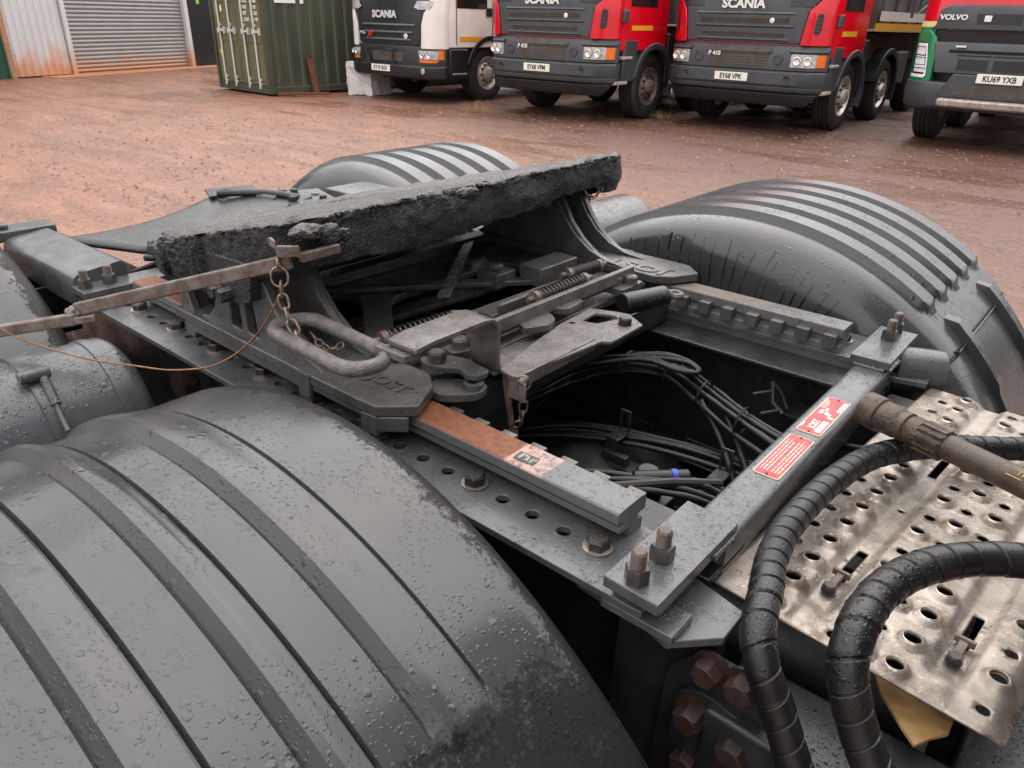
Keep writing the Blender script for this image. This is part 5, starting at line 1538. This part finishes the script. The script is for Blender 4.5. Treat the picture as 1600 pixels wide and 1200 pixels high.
def wheel_mesh(rim):
    t_ = MB(); w_ = .31
    t_.lathe([(.29, -w_ / 2 + .02), (.33, -w_ / 2), (.42, -w_ / 2 - .008), (.475, -w_ / 2 + .012), (.500, -w_ / 2 + .04), (.500, -.10), (.488, -.098), (.488, -.086), (.502, -.084), (.502, -.035), (.488, -.033), (.488, -.02), (.503, -.018), (.503, .018), (.488, .02), (.488, .033), (.502, .035), (.502, .084), (.488, .086), (.488, .098), (.500, .10), (.500, w_ / 2 - .04), (.475, w_ / 2 - .012), (.42, w_ / 2 + .008), (.33, w_ / 2), (.29, w_ / 2 - .02)], (0, 0, 0), 'x', 44, cap=False)
    r_ = MB()
    # outer face towards +x
    r_.lathe([(.295, -.13), (.295, .12), (.30, .150), (.285, .152), (.27, .10), (.255, .085), (.215, .075), (.19, .10), (.165, .125), (.14, .128), (.115, .135), (.105, .19), (.085, .205), (.0001, .208)], (0, 0, 0), 'x', 36)
    nu = MB()
    for i in range(10):
        a = 2 * math.pi * i / 10
        nu.lathe([(.018, 0), (.018, .03), (.012, .045)], (.115, .168 * math.cos(a), .168 * math.sin(a)), 'x', 6)
    return make_mesh('tyre', t_, M['tyre']), make_mesh('rim', r_, rim), make_mesh('wheel_nuts', nu, M['rustbolt'])
WH = {}
def wheel(par, x, y, side, rim='rimc'):
    if rim not in WH: WH[rim] = wheel_mesh(M[rim])
    t_, r_, n_ = WH[rim]
    o = link('wheel', t_, par, (x, y, .497), (random.uniform(0, 6), 0, 0 if side > 0 else math.pi))
    link('rim', r_, o); link('wheel_nut', n_, o)
def arch(par, side, y, x0, x1, mat, r0=.57, r1=.66, a0=-18, a1=166):
    m = MB(); pts = [(y + r1 * math.cos(R(a)), .50 + r1 * math.sin(R(a))) for a in range(a0, a1 + 1, 8)] + [(y + r0 * math.cos(R(a)), .50 + r0 * math.sin(R(a))) for a in range(a1, a0 - 1, -8)]
    m.prism(pts, min(x0, x1) * 1.0, max(x0, x1), 'x')
    return obj('wheel_arch', m, mat, par, bevel=.012)

def cab_shell(par, mat, zb, zt, z_ws, w_=1.23, length=1.75, back=.06):
    """cab from the lower edge zb to the windscreen base z_ws and on to the roof"""
    def outl(x_w, fr, ln):
        p = []
        for i in range(-12, 13):
            x = x_w * i / 12; p.append((x, bow(x * 1.23 / x_w) + fr))
        return p + [(x_w, ln), (-x_w, ln)]
    m = MB(); lv = [(zb, w_, .0), (z_ws, w_, back), (zt - .35, w_ - .06, back + .22), (zt, w_ - .16, back + .42)]
    rings = [[(x, y, z) for x, y in outl(x_w, fr, length)] for z, x_w, fr in lv]
    n_ = len(rings[0]); vs = [v for r_ in rings for v in r_]; fs = []
    for r_ in range(len(rings) - 1):
        for i in range(n_):
            j = (i + 1) % n_; fs.append((r_ * n_ + i, r_ * n_ + j, (r_ + 1) * n_ + j, (r_ + 1) * n_ + i))
    fs.append(tuple(range(n_))[::-1]); fs.append(tuple((len(rings) - 1) * n_ + i for i in range(n_)))
    m.add(vs, fs)
    c = obj('cab', m, mat, par, bevel=.02, smooth=45)
    m = MB(); front_panel(m, [(z_ws + .04, -1.02, 1.02, back - .0), (zt - .40, -.98, .98, back + .19)], .012, .01); obj('windscreen', m, M['glass'], par)
    for s in (-1, 1):
        m = MB(); xx = s * (w_ + .001); m.box(min(xx, xx + s * .008), max(xx, xx + s * .008), .55, 1.35, z_ws - .25, z_ws + .55); obj('door_window', m, M['glass'], par, bevel=.004)
    return c

def number_plate(par, x, z, txt, y):
    m = MB(); m.box(x - .26, x + .26, y - .012, y, z - .056, z + .056); p = obj('number_plate', m, M['plate'], par, bevel=.004)
    lettering(txt, .098, .001, M['black'], par, (x, y - .0135, z - .002), (R(90), 0, 0), name='plate_lettering', bold=.0025, wide=.86)

def lamp_bowl(par, x, z, r, off):
    m = MB(); m.lathe([(r, 0), (r, .008), (r * .86, .010), (r * .55, .002), (.0001, -.004)], (0, 0, 0), 'y', 20)
    m.v = [(a + x, -b - off, c + z) for a, b, c in m.v]; m.f = [f[::-1] for f in m.f]; m.mi = [0] * len(m.f)
    return obj('lamp_bowl', m, M['bowl'], par)
M['mud'] = wet('caked_mud', (.10, .06, .04), (.05, .034, .026), (.7, .9), bead=0, grain=(30, .01), cs=5)
M['led'] = plain('clear_lamp', (.80, .81, .82), .15, var=.12)
M['bowl'] = plain('lamp_reflector', (.80, .80, .78), .12, metal=.8)
def rear_body(par, stripe=True):
    m = MB(); m.box(-.42, .42, 1.6, 7.4, .62, .92); obj('chassis', m, M['cabblack'], par)
    m = MB(); m.box(-1.2, 1.2, 2.15, 7.6, 1.45, 2.75)
    for i in range(8):
        yy = 2.3 + i * .72
        m.box(1.201, 1.25, yy, yy + .10, 1.5, 2.74); m.box(-1.25, -1.201, yy, yy + .10, 1.5, 2.74)
    b = obj('tipper_body', m, M['body'], par, bevel=.01)
    if stripe:
        m = MB()
        for s in (-1, 1): m.box(min(s * 1.201, s * 1.256), max(s * 1.201, s * 1.256), 2.15, 7.6, 1.42, 1.53)
        obj('marker_stripe', m, M['stripe'], par)
    for b_ in ((.55, 1.15, 4.0, 4.7, .55, 1.10), (-1.15, -.55, 3.95, 4.9, .5, 1.1)):
        m = MB(); m.box(*b_); obj('side_tank', m, M['body'], par, bevel=.04)
    m = MB(); m.box(-1.0, 1.0, 2.0, 2.14, .7, 2.4); obj('headboard', m, M['cabblack'], par)
    m = MB(); m.box(-1.0, 1.0, 2.2, 7.5, .95, 1.38); obj('subframe', m, M['mud'], par)
    m = MB()
    for sg in (-1, 1): m.box(*sorted((sg * 1.252, sg * 1.262)), 2.15, 7.6, 1.56, 1.70)
    obj('white_band', m, M['white'], par)
    for yy in (3.35,): 
        pass

def scania_p(loc, rz, plate, label, rimf='rimc'):
    T = link('tipper_lorry', None, None, (*loc, 0), (0, 0, R(rz)), label=label, cat='lorry', group='lorries parked in a row')
    cab_shell(T, M['red'], 1.05, 2.85, 1.92)
    # grille panel and slots
    m = MB(); front_panel(m, [(1.235, -.86, .86, 0), (1.26, -.88, .88, 0), (1.64, -.93, .93, .0), (1.80, -1.04, 1.04, .02), (1.93, -1.06, 1.06, .05)], .035, .05); obj('grille_panel', m, M['cabgrey'], T, bevel=.01)
    for (z0, z1, w_) in ((1.475, 1.575, .70), (1.30, 1.385, .66)):
        m = MB(); front_panel(m, [(z0, -w_ + .03, w_ - .03, 0), (z1, -w_, w_, 0)], .0365, .008); obj('grille_slot', m, M['meshgrille'], T)
        for q in (.3, .62):
            zz = z0 + (z1 - z0) * q; m = MB(); front_panel(m, [(zz, -w_ + .02, w_ - .02, 0), (zz + .012, -w_ + .02, w_ - .02, 0)], .043, .008); obj('grille_slat', m, M['cabblack'], T)
        m = MB(); front_panel(m, [(z0 - .045, -w_ - .05, w_ + .05, 0), (z0 - .02, -w_ - .06, w_ + .06, -.018), (z0 - .002, -w_ - .03, w_ + .03, 0)], .037, .02); obj('grille_bar', m, M['cabgrey'], T, bevel=.006)
    m = MB(); front_panel(m, [(1.60, -.74, .74, 0), (1.615, -.76, .76, -.014), (1.635, -.74, .74, 0)], .037, .02); obj('grille_bar', m, M['cabgrey'], T)
    for s in (-1, 1):
        m = MB(); a, b = sorted((s * .66, s * 1.0)); front_panel(m, [(1.70, a, b, .012), (1.86, a, b, .035)], .043, .01); obj('upper_lamp', m, M['cabblack'], T, bevel=.01)
    lettering('SCANIA', .165, .006, M['chrome'], T, (-.02, -.045, 1.735), (R(90), 0, 0), name='badge_lettering', bold=.006, wide=1.12)
    m = MB(); m.lathe([(.036, 0), (.036, .006), (.026, .010), (.0001, .012)], (0, 0, 0), 'y', 20); m.v = [(x + .44, -y - .040 + bow(.44), z + 1.525) for x, y, z in m.v]; m.f = [f[::-1] for f in m.f]; obj('round_emblem', m, M['chrome'], T)
    # corner panels with vents
    for s in (-1, 1):
        m = MB(); vs = []
        zs = [(1.215, .90), (1.25, .885), (1.55, .925), (1.66, .95), (1.78, 1.06), (1.95, 1.08)]
        pan = [(z, min(s * a, s * 1.235), max(s * a, s * 1.235), 0 if z < 1.7 else .03) for z, a in zs]
        front_panel(m, pan, .055, .08); obj('corner_panel', m, M['red'], T, bevel=.012)
        m = MB(); front_panel(m, [(1.36, *sorted((s * 1.05, s * 1.10)), 0), (1.40, *sorted((s * 1.04, s * 1.115)), 0), (1.58, *sorted((s * 1.05, s * 1.12)), 0), (1.62, *sorted((s * 1.07, s * 1.11)), 0)], .060, .01, 4); v_ = obj('corner_vent', m, M['cabblack'], T)
        m = MB()
        for k in range(4): front_panel(m, [(1.40 + .05 * k, *sorted((s * 1.05, s * 1.11)), 0), (1.412 + .05 * k, *sorted((s * 1.05, s * 1.11)), 0)], .064, .006, 3)
        obj('vent_slat', m, M['cabgrey'], T)
    # lower grille, lamp surround, bumper
    m = MB(); front_panel(m, [(.88, -1.235, 1.235, 0), (1.10, -1.235, 1.235, 0), (1.165, -1.235, 1.235, .02), (1.215, -1.22, 1.22, .04)], .05, .06); obj('lamp_surround', m, M['cabgrey'], T, bevel=.012)
    m = MB(); front_panel(m, [(.905, -.43, .43, 0), (1.10, -.49, .49, 0), (1.165, -.52, .52, .02), (1.205, -.53, .53, .036)], .0535, .01); lg = obj('lower_grille', m, M['meshgrille'], T)
    for k in range(5):
        m = MB(); front_panel(m, [(.94 + .036 * k, -.43 - .010 * k, .43 + .010 * k, 0), (.950 + .036 * k, -.43 - .010 * k, .43 + .010 * k, 0)], .0595, .006); obj('grille_slat', m, M['mudgrille'], T)
    m = MB(); front_panel(m, [(1.10, -.50, .50, -.012), (1.125, -.51, .51, -.016), (1.14, -.51, .51, 0)], .056, .02); obj('grille_bar', m, M['meshgrille'], T)
    m = MB(); front_panel(m, [(.40, -1.02, 1.02, .12), (.46, -1.10, 1.10, .06), (.572, -1.19, 1.19, .02)], .06, .10); obj('valance', m, M['cabblack'], T, bevel=.01)
    lettering('P 410', .085, .003, M['chrome'], T, (-.36, -.0685, 1.075), (R(90), 0, 0), name='badge_lettering', bold=.003)
    for s in (-1, 1):
        m = MB(); m.lathe([(.070, 0), (.070, .012), (.058, .016), (.055, .008), (.0001, .006)], (0, 0, 0), 'y', 24); m.v = [(x + s * .62, -y - .050 + bow(.62), z + 1.03) for x, y, z in m.v]; m.f = [f[::-1] for f in m.f]; obj('fog_lamp', m, M['cabgrey'], T)
        a, b = sorted((s * .80, s * 1.128)); m = MB(); front_panel(m, [(.93, a, b, 0), (1.105, a, b, .0)], .0585, .012, 8); h = obj('headlight', m, M['lens'], T, bevel=.006)
        for xx in (.895, 1.035):
            lamp_bowl(T, s * xx, 1.018, .058, .0735 - bow(xx))
        a, b = sorted((s * 1.13, s * 1.212)); m = MB(); front_panel(m, [(.935, a, b, 0), (1.10, a, b, .0)], .0575, .012, 5); obj('indicator', m, M['amber'], T, bevel=.006)
        a, b = sorted((s * .77, s * 1.235)); m = MB(); front_panel(m, [(1.112, a, b, 0), (1.135, a, b, -.02), (1.165, a, b, -.004)], .056, .03, 8); obj('lamp_brow', m, M['cabgrey'], T, bevel=.006)
    m = MB(); front_panel(m, [(.575, -1.18, 1.18, .06), (.61, -1.235, 1.235, .0), (.66, -1.24, 1.24, -.015), (.66, -1.24, 1.24, .0), (.70, -1.24, 1.24, -.03), (.855, -1.24, 1.24, -.03), (.875, -1.235, 1.235, .0)], .075, .12); obj('bumper', m, M['cabgrey'], T, bevel=.01)
    for s in (-1, 1):
        m = MB(); m.lathe([(.045, 0), (.045, .008), (.03, .004), (.0001, .004)], (0, 0, 0), 'y', 18); m.v = [(x + s * .80, -y - .104 + bow(.8), z + .775) for x, y, z in m.v]; m.f = [f[::-1] for f in m.f]; obj('tow_cap', m, M['cabblack'], T)
        m = MB(); m.box(*sorted((s * 1.05, s * 1.25)), .24, .60, .57, .62); obj('cab_step', m, M['paleplate'], T, bevel=.012)
        m = MB(); m.box(*sorted((s * 1.14, s * 1.26)), .40, .68, .93, .975); obj('cab_step', m, M['paleplate'], T, bevel=.012)
        m = MB(); m.box(*sorted((s * 1.232, s * 1.238)), .62, 1.25, 1.34, 1.41); obj('marker_stripe', m, M['stripe'], T)
        m = MB(); m.box(*sorted((s * .92, s * 1.235)), .45, .86, .60, 1.22); obj('side_skirt', m, M['cabgrey'], T, bevel=.03)
        m = MB(); m.box(*sorted((s * .92, s * 1.20)), 1.90, 2.1, .5, 1.3); obj('spray_flap', m, M['cabblack'], T, bevel=.03)
        arch(T, s, 1.42, s * .86, s * 1.255, M['cabgrey'])
        m = MB(); m.box(*sorted((s * 1.236, s * 1.30)), .30, .42, 1.45, 1.62); obj('side_repeater', m, M['cabgrey'], T, bevel=.015)
        wheel(T, s * 1.02, 1.42, s, rimf); wheel(T, s * 1.02, 3.35, s, 'rimw')
        wheel(T, s * 1.0, 5.6, s); wheel(T, s * 1.0, 6.95, s)
        arch(T, s, 3.35, s * .86, s * 1.22, M['cabblack'])
    number_plate(T, -.03, .775, plate, -.105)
    m = MB(); m.box(-.95, .95, .3, 1.8, .70, 1.2); obj('engine_bay', m, M['cabblack'], T)
    rear_body(T)
    return T

def scania_xt(loc, rz, plate, label):
    T = link('tipper_lorry', None, None, (*loc, 0), (0, 0, R(rz)), label=label, cat='lorry', group='lorries parked in a row')
    cab_shell(T, M['white'], .95, 2.9, 1.85)
    m = MB(); front_panel(m, [(.98, -.80, .80, 0), (1.02, -.84, .84, 0), (1.34, -.86, .86, 0), (1.50, -.93, .93, .01), (1.66, -1.02, 1.02, .03), (1.86, -1.04, 1.04, .06)], .035, .05); obj('grille_panel', m, M['cabblack'], T, bevel=.012)
    for (z0, w_) in ((1.28, .72), (1.16, .66), (1.04, .6)):
        m = MB(); front_panel(m, [(z0, -w_, w_, 0), (z0 + .02, -w_ - .02, w_ + .02, -.02), (z0 + .05, -w_, w_, 0)], .038, .02); obj('grille_bar', m, M['cabgrey'], T, bevel=.006)
    for s in (-1, 1):
        m = MB(); zs = [(.93, .87), (1.32, .885), (1.50, .95), (1.66, 1.04), (1.86, 1.06)]
        front_panel(m, [(z, min(s * a, s * 1.235), max(s * a, s * 1.235), 0 if z < 1.6 else .03) for z, a in zs], .055, .08); obj('corner_panel', m, M['white'], T, bevel=.012)
        m = MB(); a, b = sorted((s * .82, s * 1.05)); front_panel(m, [(1.56, a, b, .02), (1.60, *sorted((s * .72, s * 1.08)), .02), (1.70, *sorted((s * .80, s * 1.10)), .03)], .066, .012, 6); obj('upper_lamp', m, M['lens'], T)
    lettering('SCANIA', .165, .006, M['chrome'], T, (-.05, -.045, 1.475), (R(90), 0, 0), name='badge_lettering', bold=.006, wide=1.12)
    lettering('XT', .10, .003, plain('red_badge', (.6, .03, .01), .4), T, (-.46, -.045, 1.145), (R(90), 0, 0), name='badge_lettering', bold=.006)
    lettering('P 410', .07, .003, M['chrome'], T, (-.72, -.015, 1.16), (R(90), 0, 0), name='badge_lettering', bold=.003)
    m = MB(); m.lathe([(.05, 0), (.05, .006), (.0001, .012)], (0, 0, 0), 'y', 20); m.v = [(x + .50, -y - .044 + bow(.5), z + 1.13) for x, y, z in m.v]; m.f = [f[::-1] for f in m.f]; obj('round_emblem', m, M['chrome'], T)
    m = MB(); front_panel(m, [(.64, -1.235, 1.235, 0), (.90, -1.235, 1.235, 0), (.975, -1.22, 1.22, .03)], .055, .07); obj('lamp_surround', m, M['cabblack'], T, bevel=.012)
    m = MB(); front_panel(m, [(.70, -.40, .40, 0), (.86, -.46, .46, 0)], .0585, .01); obj('lower_grille', m, M['meshgrille'], T)
    for pt in ([(-.48, -.10, .66), (-.52, -.12, .88), (-.40, -.13, .90)], [(.20, -.10, .66), (.22, -.12, .90), (.10, -.13, .91)]):
        m = MB(); m.tube(pt, .02, 8); obj('guard_bar', m, M['cabblack'], T)
    for s in (-1, 1):
        a, b = sorted((s * .80, s * 1.16)); m = MB(); front_panel(m, [(.755, *sorted((s * .84, s * 1.16)), 0), (.90, a, b, .0)], .0615, .012, 8); obj('headlight', m, M['lens'], T, bevel=.006)
        for xx in (.91, 1.05): lamp_bowl(T, s * xx, .83, .052, .078 - bow(xx))
        m = MB(); front_panel(m, [(.705, *sorted((s * .84, s * 1.14)), 0), (.748, *sorted((s * .83, s * 1.17)), .0)], .0615, .012, 8); obj('indicator', m, M['amber'], T)
        a, b = sorted((s * 1.165, s * 1.215)); m = MB(); front_panel(m, [(.76, a, b, 0), (.91, a, b, .0)], .0615, .012, 4); obj('indicator', m, M['amber'], T)
        m = MB(); m.box(*sorted((s * 1.232, s * 1.238)), .62, 1.25, 1.06, 1.14); obj('marker_stripe', m, M['stripe'], T)
        for yg in (.52, 1.5):
            m = MB(); m.box(*sorted((s * 1.2365, s * 1.246)), yg, yg + .01, 1.0, 2.1); obj('door_gap', m, M['cabblack'], T)
        m = MB(); m.box(*sorted((s * 1.2365, s * 1.25)), 1.32, 1.48, 1.48, 1.62); obj('door_handle', m, M['cabblack'], T, bevel=.006)
        m = MB(); m.box(*sorted((s * .92, s * 1.235)), .36, .86, .42, .94); obj('side_skirt', m, M['cabblack'], T, bevel=.03)
        m = MB(); m.box(*sorted((s * .92, s * 1.20)), 1.95, 2.1, .5, 1.2); obj('spray_flap', m, M['cabblack'], T, bevel=.03)
        m = MB(); m.box(*sorted((s * 1.0, s * 1.25)), .42, .80, .49, .53); obj('cab_step', m, M['alloy'], T, bevel=.008)
        arch(T, s, 1.46, s * .86, s * 1.255, M['cabblack'])
        wheel(T, s * 1.02, 1.46, s, 'rimw'); wheel(T, s * 1.02, 3.4, s, 'rimc'); wheel(T, s * 1.0, 5.6, s); wheel(T, s * 1.0, 6.95, s)
    m = MB(); front_panel(m, [(.40, -1.16, 1.16, .08), (.44, -1.235, 1.235, .0), (.50, -1.24, 1.24, -.03), (.63, -1.24, 1.24, -.03), (.65, -1.235, 1.235, .0)], .075, .12); obj('bumper', m, M['cabblack'], T, bevel=.01)
    m = MB(); m.lathe([(.05, 0), (.05, .008), (.0001, .012)], (0, 0, 0), 'y', 18); m.v = [(x + .95, -y - .104 + bow(.95), z + .565) for x, y, z in m.v]; m.f = [f[::-1] for f in m.f]; obj('fog_lamp', m, M['lens'], T)
    number_plate(T, -.14, .575, plate, -.105)
    m = MB(); m.box(-.95, .95, .3, 1.8, .60, 1.2); obj('engine_bay', m, M['cabblack'], T)
    rear_body(T)
    return T

def volvo(loc, rz, plate, label):
    T = link('tipper_lorry', None, None, (*loc, 0), (0, 0, R(rz)), label=label, cat='lorry', group='lorries parked in a row')
    cab_shell(T, M['red'], 1.56, 2.95, 1.95)
    m = MB(); front_panel(m, [(1.50, -1.235, 1.235, 0), (1.565, -1.235, 1.235, 0)], .012, .5); obj('cream_band', m, plain('cream_stripe', (.72, .62, .30), .4), T)
    for s in (-1, 1):
        m = MB(); front_panel(m, [(1.05, *sorted((s * .90, s * 1.235)), 0), (1.30, *sorted((s * .95, s * 1.235)), 0), (1.44, *sorted((s * 1.0, s * 1.235)), 0), (1.498, *sorted((s * .96, s * 1.235)), 0)], .012, .6, 8); obj('green_corner', m, M['cabgreen'], T, bevel=.01)
    m = MB(); front_panel(m, [(1.47, -1.06, 1.06, 0), (1.53, -1.0, 1.0, 0), (1.70, -.98, .98, .0), (1.76, -.9, .9, .02)], .035, .04); obj('name_panel', m, M['cabgrey'], T, bevel=.012)
    lettering('VOLVO', .086, .004, M['chrome'], T, (-.80, -.014, 1.615), (R(90), 0, R(-3)), name='badge_lettering', bold=.003, wide=1.15)
    m = MB(); front_panel(m, [(1.54, -.52, -.02, 0), (1.66, -.54, -.02, 0)], .0375, .01); front_panel(m, [(1.54, .02, .6, 0), (1.66, .02, .6, 0)], .0375, .01); obj('mesh_insert', m, M['cabblack'], T)
    m = MB(); m.prism([(-.44, 1.57), (-.36, 1.57), (-.36, 1.64), (-.44, 1.64)], -.050, -.034, 'y'); obj('square_emblem', m, M['chrome'], T, bevel=.004)
    m = MB(); front_panel(m, [(1.30, -1.0, 1.0, .05), (1.468, -1.02, 1.02, .03)], .012, .04); obj('shadow_gap', m, M['cabblack'], T)
    m = MB(); front_panel(m, [(.95, -.88, .88, 0), (1.30, -.95, .95, .0), (1.33, -.95, .95, .02)], .045, .06); obj('grille_panel', m, M['cabgrey'], T, bevel=.012)
    for x0 in (-.62, -.20, .22):
        m = MB(); front_panel(m, [(.995, x0, x0 + .36, 0), (1.13, x0, x0 + .36, 0)], .0475, .01, 6); obj('grille_slot', m, M['cabblack'], T)
        m = MB(); front_panel(m, [(1.165, x0 - .02, x0 + .38, 0), (1.18, x0 - .02, x0 + .38, -.01), (1.19, x0 - .02, x0 + .38, 0)], .048, .012, 6); obj('grille_bar', m, M['cabgrey'], T)
    m = MB(); front_panel(m, [(1.20, -.75, .1, 0), (1.235, -.75, .1, -.012)], .048, .015, 6); obj('hand_grip', m, M['cabblack'], T)
    m = MB(); m.box(-.68, -.56, -.055, -.03, 1.268, 1.29); obj('silver_tab', m, M['chrome'], T)
    for s in (-1, 1):
        zs = [(.80, .90), (1.20, .90), (1.38, .95), (1.46, 1.05)]
        m = MB(); front_panel(m, [(z, *sorted((s * a, s * 1.24)), 0) for z, a in zs], .035, .30, 8); obj('lamp_housing', m, M['cabgreen'], T, bevel=.02)
        m = MB(); front_panel(m, [(.875, *sorted((s * .975, s * 1.185)), 0), (.90, *sorted((s * .97, s * 1.195)), 0), (1.29, *sorted((s * 1.03, s * 1.205)), 0), (1.32, *sorted((s * 1.05, s * 1.195)), 0)], .040, .02, 6); obj('lamp_surround', m, M['cabblack'], T, bevel=.006)
        m = MB()
        for (z0, z1, a, b) in ((1.16, 1.30, 1.045, 1.19), (1.04, 1.145, 1.025, 1.18), (.945, 1.03, 1.005, 1.17)): front_panel(m, [(z0, *sorted((s * a, s * b)), 0), (z1, *sorted((s * (a + .01), s * (b + .01))), 0)], .046, .012, 5)
        front_panel(m, [(.88, *sorted((s * .99, s * 1.20)), 0), (.92, *sorted((s * .98, s * 1.21)), 0)], .046, .01, 5)
        front_panel(m, [(.90, *sorted((s * .975, s * 1.0)), 0), (1.10, *sorted((s * 1.0, s * 1.02)), 0), (1.30, *sorted((s * 1.045, s * 1.06)), 0)], .046, .01, 3)
        obj('headlight', m, M['led'], T, bevel=.006)
        m = MB()
        for k in range(1, 6, 2): front_panel(m, [(.93 + .065 * k, *sorted((s * (.98 + .015 * k), s * 1.235)), 0), (.938 + .065 * k, *sorted((s * (.98 + .015 * k), s * 1.235)), 0)], .062, .006, 4)
        obj('stone_guard', m, M['cabblack'], T)
        m = MB(); m.box(*sorted((s * .9, s * 1.235)), .35, .9, .55, 1.05); obj('side_skirt', m, M['cabgrey'], T, bevel=.04)
        arch(T, s, 1.20, s * .86, s * 1.25, M['cabgrey'])
        wheel(T, s * 1.03, 1.20, s); wheel(T, s * 1.03, 3.1, s); wheel(T, s * 1.0, 5.6, s); wheel(T, s * 1.0, 6.95, s)
        m = MB(); m.tube([(s * 1.25, .4, 1.75), (s * 1.38, .25, 1.60), (s * 1.40, .25, 2.5)], .018, 8); obj('mirror_arm', m, M['cabblack'], T)
    m = MB(); front_panel(m, [(.50, -1.15, 1.15, .05), (.54, -1.23, 1.23, 0), (.72, -1.245, 1.245, -.03), (.83, -1.245, 1.245, -.01), (.845, -1.23, 1.23, .03)], .075, .16); obj('bumper', m, M['cabgrey'], T, bevel=.012)
    m = MB(); front_panel(m, [(.66, -.70, .70, 0), (.70, -.76, .76, 0), (.95, -.62, .62, 0)], .112, .09); obj('bumper_centre', m, M['cabgrey'], T, bevel=.012)
    m = MB(); front_panel(m, [(.70, -.60, .60, 0), (.82, -.52, .52, 0)], .115, .008); obj('mesh_insert', m, M['meshgrille'], T)
    m = MB(); front_panel(m, [(.54, -.72, .72, .02), (.555, -.74, .74, 0), (.63, -.74, .74, 0), (.655, -.72, .72, .03)], .135, .15); st = obj('bumper_step', m, M['alloy'], T, bevel=.012)
    number_plate(T, -.07, .915, plate, -.125)
    m = MB(); m.box(-.95, .95, .3, 1.8, .70, 1.4); obj('engine_bay', m, M['cabblack'], T)
    m = MB(); m.tube([(-.75, .02, 1.86), (-.1, .0, 1.90), (.2, .01, 1.93)], .012, 6); m.tube([(.1, .02, 1.85), (.7, .03, 1.90)], .012, 6); obj('wiper', m, M['cabblack'], T)
    rear_body(T)
    return T

scania_xt((-11.16, 9.45), 0, 'KY19 GGV', 'white lorry with black grille at the far end beside the container')
scania_p((-7.60, 9.55), 1, 'EY68 VPM', 'red lorry with plate ending VPM standing next to the white lorry')
scania_p((-4.81, 10.70), 0, 'EY68 VPK', 'red lorry with plate ending VPK standing next to the green lorry', 'rimw')
volvo((-1.38, 11.25), 0, 'KU69 YXB', 'green and red lorry with slatted headlight guard at the frame edge')
